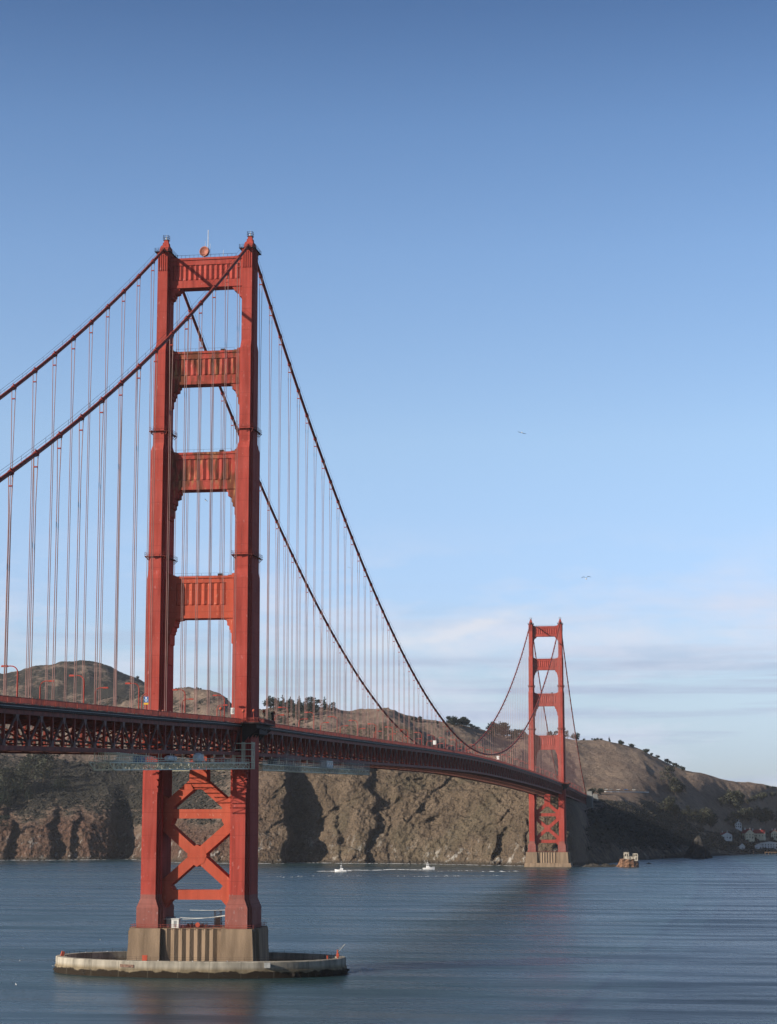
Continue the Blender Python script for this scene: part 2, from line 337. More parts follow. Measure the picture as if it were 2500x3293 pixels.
def tower(y, label, far):
    root = empty('suspension_tower', (0, y, 13.35), label, 'tower', 'twin suspension towers')
    for s in (-1, 1):
        cx = s*XC
        mb = MB(); secs = [cross_plan(cx, y, *q) for q in SECT]
        mb.loft(secs)
        # thin vertical fins on the faces, as on the real stepped shafts
        leg = mb.build('leg', M['orange'] , root)
        # faded base
        b = MB(); ps = [tuple(v+.03 for v in q) for q in SECT[0][1:]]
        b.loft([cross_plan(cx, y, 13.4, *ps), cross_plan(cx, y, 19.3, *ps), cross_plan(cx, y, 21.95, *[(q[0]+.03, q[1]+.03) for q in SECT[2][1:]]), cross_plan(cx, y, 23.2, *[(q[0]+.03, q[1]+.03) for q in SECT[2][1:]])])
        b.build('leg_base', M['faded'], leg)
        # fluted head of the leg
        h = MB()
        for k in range(5):
            for sy in (-1, 1):
                xx = cx-1.35+k*.68; h.box(xx-.2, xx+.2, y+sy*4.0-.18, y+sy*4.0+.18, 217.3, 222.7)
        for k in range(6):
            for sx in (-1, 1):
                yy = y-1.75+k*.7; h.box(cx+sx*1.95-.15, cx+sx*1.95+.15, yy-.2, yy+.2, 217.3, 222.7)
        h.loft([cross_plan(cx, y, 223.0, (1.75,4.2),(2.0,3.2),(2.15,2.3)), cross_plan(cx, y, 223.5, (1.75,4.2),(2.0,3.2),(2.15,2.3))])
        h.build('leg_head', M['orange'], leg)
        # saddle housing and beacon
        sh = MB()
        prof = [(3.5,223.5),(3.3,224.5),(1.9,226.0),(1.15,226.6),(1.05,227.4),(.8,227.5),(.72,228.3)]
        sh.loft([[(cx-min(1.35,a*.85),y-a,z),(cx+min(1.35,a*.85),y-a,z),(cx+min(1.35,a*.85),y+a,z),(cx-min(1.35,a*.85),y+a,z)] for a,z in prof])
        sa = sh.build('saddle_housing', M['orange'], root)
        be = MB(); be.box(cx-.9,cx+.9,y-.9,y+.9,228.3,228.4)
        for ax in (-.85,.85):
            for ay in (-.85,.85): be.bar((cx+ax,y+ay,228.4),(cx+ax,y+ay,229.8),.1)
        for zz in (229.1,229.8):
            for q in range(4):
                c = [(-.85,-.85),(.85,-.85),(.85,.85),(-.85,.85)]; a, d = c[q], c[(q+1)%4]
                be.bar((cx+a[0],y+a[1],zz),(cx+d[0],y+d[1],zz),.08)
        be.build('beacon_cage', M['darksteel'], sa)
        bl = MB(); bl.tube([(cx,y,228.4),(cx,y,229.2),(cx,y,229.5)],[.25,.25,.1],8); bl.tube([(cx,y,229.5),(cx,y,230.3)],.05,5)
        bl.build('beacon_lamp', M['white'], sa)
        # top platform round the saddle, on brackets
        tp = MB(); tp.box(cx-2.6,cx+2.6,y-4.7,y+4.7,223.5,223.62)
        for (x0,y0,x1,y1) in ((-2.5,-4.6,2.5,-4.6),(2.5,-4.6,2.5,4.6),(2.5,4.6,-2.5,4.6),(-2.5,4.6,-2.5,-4.6)):
            for zz in (224.1,224.65): tp.bar((cx+x0,y+y0,zz),(cx+x1,y+y1,zz),.07)
            for k in range(5): t=k/4; tp.bar((cx+x0+(x1-x0)*t,y+y0+(y1-y0)*t,223.6),(cx+x0+(x1-x0)*t,y+y0+(y1-y0)*t,224.7),.07)
        tp.build('top_platform', M['darksteel'], root)
        # inspection walkways round the leg
        for zz in (126.0, 165.6):
            a, bq, c = sect_at(zz); wk = MB()
            hw, hd = c[0]+.7, a[1]+.7
            for (x0,x1,y0,y1) in ((-hw,hw,-hd,-a[1]+.05),(-hw,hw,a[1]-.05,hd),(-hw,-c[0]+.05,-a[1]+.05,a[1]-.05),(c[0]-.05,hw,-a[1]+.05,a[1]-.05)):
                wk.box(cx+x0,cx+x1,y+y0,y+y1,zz-.12,zz)
            C4 = [(-hw,-hd),(hw,-hd),(hw,hd),(-hw,hd)]
            for q in range(4):
                p, r_ = C4[q], C4[(q+1)%4]; L = math.hypot(r_[0]-p[0], r_[1]-p[1]); n = max(2, int(L/1.5))
                for hz in (.55, 1.1): wk.bar((cx+p[0],y+p[1],zz+hz),(cx+r_[0],y+r_[1],zz+hz),.06)
                for k in range(n+1):
                    t = k/n; X = cx+p[0]+(r_[0]-p[0])*t; Y = y+p[1]+(r_[1]-p[1])*t
                    wk.bar((X,Y,zz),(X,Y,zz+1.1),.06)
                    ix = cx+(p[0]+(r_[0]-p[0])*t)*.72; iy = y+(p[1]+(r_[1]-p[1])*t)*.86
                    if k % 2 == 0: wk.bar((X,Y,zz-.1),(ix,iy,zz-1.2),.16)
            wk.build('inspection_walkway', M['truss'], leg)
            ld = MB(); lx = cx - s*(c[0]+.7)
            for e in (-.25,.25): ld.bar((lx,y-3.6+e,zz-4.6),(lx,y-3.6+e,zz+.9),.07)
            for k in range(11): ld.bar((lx,y-3.85,zz-4.4+k*.5),(lx,y-3.35,zz-4.4+k*.5),.06)
            ld.build('ladder', M['darksteel'], leg)
    # struts
    for i, (z0,z1,p0,p1,n,hd,mn,corb) in enumerate(STRUTS):
        if far: mn = 'orange'
        L = {0:12.2,1:12.0,2:11.6,3:11.2}[i]; px = {0:10.9,1:10.1,2:9.0,3:7.9}[i]
        st = MB(); dp = .36
        st.box(-L, L, y-hd+dp, y+hd-dp, p0, p1)                       # recessed core
        st.box(-L, L, y-hd, y+hd, z0+.9, p0); st.box(-L, L, y-hd, y+hd, p1, z1-.7)
        for sx in (-1,1):
            a, b = sorted((sx*L, sx*px)); st.box(a, b, y-hd, y+hd, p0, p1)
        st.box(-L, L, y-hd-.28, y+hd+.28, z1-.7, z1)                   # cornice
        st.box(-L, L, y-hd-.22, y+hd+.22, z0, z0+.9)                   # foot moulding
        pleats(st, -px, px, y-hd, p0, p1, n, dp, 1); pleats(st, -px, px, y+hd, p0, p1, n, dp, -1)
        o = st.build('strut', M[mn], root)
        if mn == 'rusty': o['label'] = 'ribbed cross strut with flaking brown rust'
        for sx in (-1, 1):
            cb = MB(); prof = [(sx*x, z) for x, z in corb] + [(sx*(L+.0), z0)]
            # stepped profile: each tread is level and each riser upright
            st_ = [(sx*corb[0][0], z0)]
            for (xa, za), (xb, zb) in zip(corb[:-1], corb[1:]):
                st_ += [(sx*xa, zb+.35), (sx*xb, zb)]
            st_ += [(sx*L, z0)]
            cb.prism_xz(st_, y-hd+.1, y+hd-.1)
            cb.build('corbel', M[mn], o); cb = MB()
            ztop = z1
            cb.prism_xz([(sx*(L-3.0),ztop),(sx*(L-2.8),ztop+.3),(sx*(L-1.7),ztop+.35),(sx*(L-1.6),ztop+.8),(sx*(L-.6),ztop+.9),(sx*(L-.5),ztop+1.6),(sx*L,ztop+1.7),(sx*L,ztop)], y-hd+.4, y+hd-.4)
            cb.build('top_step', M[mn], o)
        rl = MB(); zt = z1
        ph = 1.0 if i == 0 else .9
        for sy in (-1, 1):
            rl.bar((-L+2.6,y+sy*(hd-.1),zt+ph),(L-2.6,y+sy*(hd-.1),zt+ph),.05 if i else .08)
            nn = 14 if i == 0 else 6
            for k in range(nn+1): X = -L+2.6+(2*L-5.2)*k/nn; rl.bar((X,y+sy*(hd-.1),zt),(X,y+sy*(hd-.1),zt+ph),.05 if i else .07)
        if i: rl.box(4.6,6.0,y-.6,y+.6,zt,zt+1.0)
        rl.build('handrail', M['darksteel'], o)
    # lower bracing: an upside-down Y under the deck, a level beam, an X and a level beam
    y0, y1 = y-3.7, y+1.0
    br = MB()
    def band(p, q, wd):
        d = Vector((q[0]-p[0], q[1]-p[1])); n_ = Vector((-d.y, d.x)).normalized()*wd/2
        br.prism_xz([(p[0]-n_.x,p[1]-n_.y),(q[0]-n_.x,q[1]-n_.y),(q[0]+n_.x,q[1]+n_.y),(p[0]+n_.x,p[1]+n_.y)], y0, y1)
    def part(nm):
        global _last
        o = br.build(nm, M['fresh'] if not far else M['orange'], root); br.v = []; br.f = []; return o
    br.prism_xz([(-2.7,66),(-2.7,57.2),(-1.4,54.6),(1.4,54.6),(2.7,57.2),(2.7,66)], y0, y1); part('brace_post')
    for s in (-1,1):
        y0, y1 = y-3.685+.015*s, y+.985+.004*s
        band((s*1.9,56.0),(s*10.9,48.3),3.0); part('diagonal_brace')
    y0, y1 = y-3.66, y+.95
    br.prism_xz([(-10.9,45.8),(-10.9,48.6),(10.9,48.6),(10.9,45.8)], y0, y1); part('cross_beam')
    for s in (-1,1):
        y0, y1 = y-3.72, y+1.02
        br.prism_xz([(s*11.2,52.8),(s*9.7,52.3),(s*7.6,49.6),(s*7.6,45.2),(s*9.3,42.2),(s*11.2,41.4)], y0, y1); part('gusset')
    y0, y1 = y-3.70, y+1.0
    for s in (-1,1):
        y0, y1 = y-3.69+.022*s, y+.99+.007*s
        a = (-s*10.6, 43.9); b = (s*10.6, 25.6)
        band(a, b, 3.0); part('diagonal_brace')
    y0, y1 = y-3.755, y+1.055
    br.prism_xz([(-3.2,37.4),(-2.2,37.4),(0,36.3),(2.2,37.4),(3.2,37.4),(3.2,32.2),(2.2,32.2),(0,33.2),(-2.2,32.2),(-3.2,32.2)], y0, y1) if False else br.prism_xz([(-2.3,36.8),(0,38.0),(2.3,36.8),(3.0,34.75),(2.3,32.7),(0,31.4),(-2.3,32.7),(-3.0,34.75)], y0, y1); part('gusset')
    y0, y1 = y-3.66, y+.95
    br.prism_xz([(-10.9,21.6),(-10.9,24.5),(10.9,24.5),(10.9,21.6)], y0, y1); part('cross_beam')
    for s in (-1,1):
        y0, y1 = y-3.72, y+1.02
        br.prism_xz([(s*11.2,27.9),(s*9.6,27.4),(s*7.4,24.8),(s*7.4,21.9),(s*9.3,19.8),(s*9.9,18.4),(s*11.2,18.4)], y0, y1); part('gusset')
    # side bearings: stepped brackets on the outer front corner just under the deck
    for s in (-1,1):
        bk = MB(); cx = s*XC
        for k, (zz, ex) in enumerate(((53.6,.5),(55.6,.8),(57.6,1.1),(59.6,1.4))):
            bk.box(cx+2.05-.5, cx+2.05+ex*.5, y-7.35-ex*.55, y-6.6, zz, zz+1.4)
        bk.build('bearing_bracket', M['orange'], root)
    # deck-level platform wrapping round the outside of each leg
    for s in (-1,1):
        zr = rail_z(y)-1.35; pl = MB()
        X0, X1 = sorted((s*14.9, s*20.6))
        pl.box(X0, X1, y-11.5, y+11.5, zr-.35, zr)
        pl.box(X0, X1-1.2 if s>0 else X1, y-9.5, y+9.5, zr-1.6, zr-.35)
        for k in range(6):
            yy = y-9+k*3.6; pl.prism_xz([(s*14.9,zr-1.6),(s*20.0,zr-1.6),(s*17.5,zr-3.4),(s*14.9,zr-6.5)], yy-.2, yy+.2)
        pl.box(*sorted((s*14.9,s*19.4)), y-5.5, y+5.5, zr-3.2, zr-1.6)
        p_ = pl.build('viewing_platform', M['darksteel'], root)
        rr = MB()
        X = s*20.5
        pts = [(s*15.0,y-11.4),(X,y-11.4),(X,y+11.4),(s*15.0,y+11.4)]
        for a, b in zip(pts[:-1], pts[1:]):
            L = math.hypot(b[0]-a[0], b[1]-a[1]); n = int(L/.35)
            rr.bar((a[0],a[1],zr+1.3),(b[0],b[1],zr+1.3),.14); rr.bar((a[0],a[1],zr+.15),(b[0],b[1],zr+.15),.14)
            for k in range(n+1):
                t=k/n; rr.bar((a[0]+(b[0]-a[0])*t,a[1]+(b[1]-a[1])*t,zr),(a[0]+(b[0]-a[0])*t,a[1]+(b[1]-a[1])*t,zr+1.3),.12)
        rr.build('platform_railing', M['rail'], p_)
    return root
tS = tower(0.0, 'near orange suspension tower, the large one standing on the ringed concrete pier', False)
tN = tower(YN, 'far orange suspension tower, the small one standing at the foot of the headland', True)
# dish and masts on the near tower
an = empty('dish_antenna', (0,0,221.6), 'round brown dish antenna with its masts on top of the near tower', 'antenna')
d = MB(); c = Vector((-.9,-2.0,223.75)); ax = Vector((-.25,-1,.05)).normalized()
u = ax.cross(Vector((0,0,1))).normalized(); v = u.cross(ax)
rings = [(1.62,-.15),(1.62,.0),(1.45,.0),(1.0,-.3),(.4,-.5),(.05,-.55)]; secs=[]
for r_, o_ in [(.3,-1.5),(1.1,-1.2),(1.62,-.9)]+rings: secs.append([c + ax*o_ + (u*math.cos(2*math.pi*k/24)+v*math.sin(2*math.pi*k/24))*r_ for k in range(24)])
d.loft(secs); d.build('dish', M['dish'], an)
d = MB(); d.bar((-.9,-1.4,221.6),(-.9,-1.4,223.2),.3); d.bar((-.9,-.6,221.6),(-.9,-1.2,223.4),.15); d.build('bracket', M['grey'], an)
for (x_, z_, r_) in ((.2,230.9,.11),(-.7,227.2,.05),(.9,226.4,.05),(5.2,224.2,.05)):
    d = MB(); d.tube([(x_,-1.0,221.6),(x_,-1.0,z_)], r_, 6); d.build('mast', M['white'], an)

# ------------------------------------------------------------------ piers
def pier(y, label, cat='pier', far=False):
    root = empty('concrete_pier', (0, y, 0), label, cat)
    zt = 13.35
    def blk(x0,x1,yf,yb,dx0,dx1,d):   # battered block
        mb = MB()
        mb.loft([[(x0-dx0,y+yf-d,-1.5),(x1+dx1,y+yf-d,-1.5),(x1+dx1,y+yb+d,-1.5),(x0-dx0,y+yb+d,-1.5)],[(x0,y+yf,zt),(x1,y+yf,zt),(x1,y+yb,zt),(x0,y+yb,zt)]])
        return mb
    for s in (-1,1):
        a, b = sorted((s*9.3, s*18.75))
        mb = blk(a, b, -10.2, 10.2, .9 if s<0 else 0, .9 if s>0 else 0, .9)
        mb.loft([[(s*(18.75+.9),y-6.5,-1.5),(s*(20.6),y-6.5,-1.5),(s*20.6,y+6.5,-1.5),(s*(18.75+.9),y+6.5,-1.5)],[(s*18.7,y-6.2,zt),(s*19.9,y-6.2,zt),(s*19.9,y+6.2,zt),(s*18.7,y+6.2,zt)]])
        for yy in (-8.6,-7.6,8.6,7.6): mb.box(s*18.9-.6,s*18.9+.6,y+yy-.25,y+yy+.25,1,12.6)
        mb.build('pedestal', M['conc'], root)
    mb = MB(); mb.box(-9.3, 9.3, y-8.9, y+8.9, -1.5, zt-.004); o = mb.build('pier_wall', M['conc'], root)
    n = 7; x0 = -8.7; w_ = 16.6/n
    for sy in (-1,1):
        mb = MB()
        for k in range(n):
            a = x0+k*w_
            yf = y+sy*8.9; yo = y+sy*9.42
            mb.add([(a,yf,2.6),(a+w_*.5,yo,2.6),(a+w_,yf,2.6),(a,yf,zt-.05),(a+w_*.5,yo,zt-.05),(a+w_,yf,zt-.05),(a+w_*.5,yf,1.2)],
                   [(0,1,4,3),(1,2,5,4),(3,4,5),(0,6,1),(1,6,2)])
        mb.build('fluting', M['conc'], o)
    rl = MB(); z = zt
    pts = [(-18.6,-10.0),(18.6,-10.0),(18.6,10.0),(-18.6,10.0),(-18.6,-10.0)]
    for a, b in zip(pts[:-1], pts[1:]):
        L = math.hypot(b[0]-a[0], b[1]-a[1]); n = int(L/2.2)
        for hz in (.5,1.1): rl.bar((a[0],y+a[1],z+hz),(b[0],y+b[1],z+hz),.09)
        for k in range(n+1): t=k/n; X=a[0]+(b[0]-a[0])*t; Y=y+a[1]+(b[1]-a[1])*t; rl.bar((X,Y,z),(X,Y,z+1.15),.1)
    rl.build('guard_rail', M['rail'], root)
    return root
pS = pier(0, 'tall fluted concrete pier under the near tower, inside its ring wall')
pN = pier(YN, 'fluted concrete pier under the far tower at the foot of the cliff')
mb = MB(); mb.loft([[(-21.5,YN-13,-2),(22.5,YN-13,-2),(22.5,YN+14,-2),(-21.5,YN+14,-2)],[(-20.6,YN-12,3.6),(21.4,YN-12,3.6),(21.4,YN+13,3.6),(-20.6,YN+13,3.6)]])
mb.build('pier_apron', M['conc'], pN)

# ring wall (fender) round the near pier
def ring_mat():
    m = mat('ring_wall_concrete', (.37,.335,.275), .85, .55, .45, .35, 1.2, streak=(1,1,.25)); t = m.node_tree; b = t.nodes['Principled BSDF']
    src = b.inputs['Base Color'].links[0].from_socket
    geo = N(t,'ShaderNodeNewGeometry'); sp_ = N(t,'ShaderNodeSeparateXYZ'); t.links.new(geo.outputs['Position'], sp_.inputs[0])
    ns_ = N(t,'ShaderNodeTexNoise'); ns_.inputs['Scale'].default_value = .35; ns_.inputs['Detail'].default_value = 6; t.links.new(geo.outputs['Position'], ns_.inputs['Vector'])
    ad = N(t,'ShaderNodeMath',operation='MULTIPLY_ADD'); ad.inputs[1].default_value = -2.4; t.links.new(ns_.outputs['Fac'], ad.inputs[0]); t.links.new(sp_.outputs['Z'], ad.inputs[2])
    r1 = N(t,'ShaderNodeMapRange'); r1.inputs['From Min'].default_value = .75; r1.inputs['From Max'].default_value = .45; t.links.new(ad.outputs[0], r1.inputs['Value'])
    mx = N(t,'ShaderNodeMix',data_type='RGBA'); t.links.new(r1.outputs[0], mx.inputs[0]); t.links.new(src, mx.inputs[6]); mx.inputs[7].default_value = (.028,.022,.017,1)
    # damp tan tide band over the crust
    r2 = N(t,'ShaderNodeMapRange'); r2.inputs['From Min'].default_value = 3.3; r2.inputs['From Max'].default_value = 2.3; t.links.new(sp_.outputs['Z'], r2.inputs['Value'])
    m2_ = N(t,'ShaderNodeMix',data_type='RGBA',blend_type='MULTIPLY'); t.links.new(r2.outputs[0], m2_.inputs[0]); t.links.new(mx.outputs[2], m2_.inputs[6]); m2_.inputs[7].default_value = (.62,.55,.44,1)
    # casting joints
    at = N(t,'ShaderNodeMath',operation='PINGPONG'); at.inputs[1].default_value = 4.6; t.links.new(sp_.outputs['X'], at.inputs[0])
    r3 = N(t,'ShaderNodeMapRange'); r3.inputs['From Min'].default_value = .12; r3.inputs['From Max'].default_value = .05; r3.inputs['To Max'].default_value = .55; t.links.new(at.outputs[0], r3.inputs['Value'])
    m3_ = N(t,'ShaderNodeMix',data_type='RGBA'); t.links.new(r3.outputs[0], m3_.inputs[0]); t.links.new(m2_.outputs[2], m3_.inputs[6]); m3_.inputs[7].default_value = (.09,.08,.06,1)
    t.links.new(m3_.outputs[2], b.inputs['Base Color']); return m
M['ring'] = ring_mat()
rg = empty('ring_wall', (0,0,0), 'low oval concrete ring wall in the water round the near pier', 'fender')
def ov(a, b, z, n=120):
    P = []
    for k in range(n):
        t = 2*math.pi*k/n; ct, st_ = math.cos(t), math.sin(t); e_ = .93
        P.append((a*math.copysign(abs(ct)**e_, ct)+.5, b*math.copysign(abs(st_)**e_, st_), z))
    return P
mb = MB()
mb.loft([ov(44.8,24.0,-3), ov(44.75,23.95,.6), ov(44.7,23.9,2.2), ov(44.45,23.65,2.25), ov(44.45,23.65,4.5), ov(44.25,23.45,4.7), ov(41.8,20.9,4.7), ov(41.8,20.9,-3)], caps=False)
mb.build('wall', M['ring'], rg)
mb = MB(); O = ov(42.0,21.1,4.7,60)
for k in range(60):
    a, b = O[k], O[(k+1)%60]
    mb.bar(a, (a[0],a[1],5.75), .06)
    for hz in (.5,1.0): mb.bar((a[0],a[1],4.7+hz),(b[0],b[1],4.7+hz),.045)
mb.build('guard_rail', M['darksteel'], rg)
mb = MB(); O = ov(44.25,23.6,0,110)
for k in range(110):
    if random.random() < .9:
        a = O[k]; mb.ico((a[0],a[1],random.uniform(.0,.9)), random.uniform(.4,1.0), .35, 1, (1.5,.35,.9))
mb.build('kelp_crust', M['kelp'], rg)
mb = MB(); mb.bar((-17.9,-21.85,3.3),(-13.6,-22.65,3.2),.5,.8); mb.build('brick_patch', mat('bare_brick',(.27,.17,.13),.9,.7,2.5), rg)
def small_plate(nm, x, y_, z, w_, h_, m_, parent):
    mb = MB(); mb.box(x-w_/2,x+w_/2,y_-.12,y_,z-h_/2,z+h_/2); return mb.build(nm, m_, parent)
mb = MB(); mb.box(25.0,26.8,-21.0,-20.4,3.0,4.5) ; mb.build('hatch_plate', M['grey'], rg)
# crane on the east tip of the ring
ck = empty('davit_crane', (43.5,-3.0,4.7), 'small red davit crane on the right tip of the ring wall', 'crane')
mb = MB(); mb.tube([(43.3,-3,4.7),(43.3,-3,7.2)],.26,8); mb.box(42.9,43.7,-3.4,-2.6,5.2,6.1); mb.build('mast', M['fresh'], ck)
mb = MB(); mb.bar((43.2,-3,6.3),(45.7,-3.6,9.0),.15); mb.bar((43.3,-3,7.2),(45.7,-3.6,9.0),.05); mb.build('boom', M['grey'], ck)
bx = empty('bollard', (40.7,-5.4,4.7), 'stubby red bollard beside the davit crane on the ring wall', 'bollard')
mb = MB(); mb.tube([(40.7,-5.4,4.7),(40.7,-5.4,5.4),(40.7,-5.4,5.7)],[.25,.25,.35],8); mb.build('post', M['fresh'], bx)
bx = empty('signal_box', (-9.6,-11.6,4.7), 'red and white board leaning at the foot of the near pier', 'board')
mb = MB(); mb.box(-11.4,-9.9,-21.6,-21.3,4.7,6.3); mb.build('board_panel', M['fresh'], bx)
bx = empty('foghorn_box', (-40.6,-6,4.7), 'tilted red box on the left end of the ring wall', 'box')
mb = MB(); mb.bar((-40.9,-6.2,4.7),(-40.5,-6,6.1),.9,.9); mb.build('box_body', M['fresh'], bx)

# things on the near pier deck
sb = empty('equipment_cabinet', (-5.4,-6,13.35), 'white equipment cabinet on the near pier between the tower legs', 'cabinet')
mb = MB(); mb.box(-6.6,-4.4,-7.4,-5.4,13.4,16.0); mb.box(-6.75,-4.25,-7.55,-5.25,16.0,16.15); mb.build('cabinet_body', M['white'], sb)
mb = MB(); mb.box(-5.9,-5.1,-7.46,-7.4,13.7,15.5); mb.build('cabinet_door', M['grey'], sb)
sb = empty('plywood_shed', (-8.6,-4,13.35), 'pale grey shed beside the white cabinet on the near pier', 'shed')
mb = MB(); mb.box(-9.0,-6.9,-4.4,-2.4,13.4,15.9); mb.build('shed_walls', M['grey'], sb)
mb = MB(); mb.loft([[(-9.2,-4.6,15.9),(-6.7,-4.6,15.9),(-6.7,-2.2,15.9),(-9.2,-2.2,15.9)],[(-9.2,-4.6,16.1),(-6.7,-4.6,16.1),(-6.7,-2.2,16.5),(-9.2,-2.2,16.5)]]); mb.build('shed_roof', M['grey'], sb)
sb = empty('generator_skid', (1.5,-3,13.35), 'dark machinery with a red hand wheel on the near pier', 'machinery')
mb = MB()
for k in range(6): mb.tube([(-2.6+k*1.1,-4.2,14.0),(-1.9+k*1.1,-4.2,14.0)],.55+.1*math.sin(k*2.1),10)
mb.box(-3,4.2,-5,-3.2,13.4,13.8); mb.build('drums', M['darksteel'], sb)
mb = MB(); mb.tube([(1.0,-5.6,14.3),(1.0,-5.5,14.3)],.7,12); mb.build('hand_wheel', M['fresh'], sb)
sb = empty('ladder_frame', (6.4,-2,13.35), 'dark lattice access frame standing on the near pier by the right leg', 'frame')
mb = MB()
for ax_ in (5.5,7.3):
    for ay in (-3,-1.4): mb.bar((ax_,ay,13.4),(ax_,ay,18.4),.16)
for k in range(6):
    z=13.9+k*.85; mb.bar((5.5,-3,z),(7.3,-3,z),.1); mb.bar((5.5,-3,z),(7.3,-3,z+.85),.08); mb.bar((7.3,-3,z),(7.3,-1.4,z),.1)
mb.box(5.7,7.1,-2.9,-1.5,13.4,16.6); mb.build('frame_body', M['darksteel'], sb)
for (za, zb, xa, xb, sag, nm) in ((18.6,18.7,-1.5,9.6,.1,'uppermost'),(17.2,16.4,9.8,-4.5,.5,'middle'),(17.0,15.9,9.8,-9.8,.4,'lowest')):
    mb = MB(); mb.tube([(xa+(xb-xa)*k/10, -5.5, za+(zb-za)*k/10-sag*math.sin(math.pi*k/10)) for k in range(11)], .075, 5)
    o = mb.build('hose_line', M['white']); tag(o, f'{nm} of the thin white lines slung between the near tower legs over the pier', 'line', 'lines slung over the near pier')
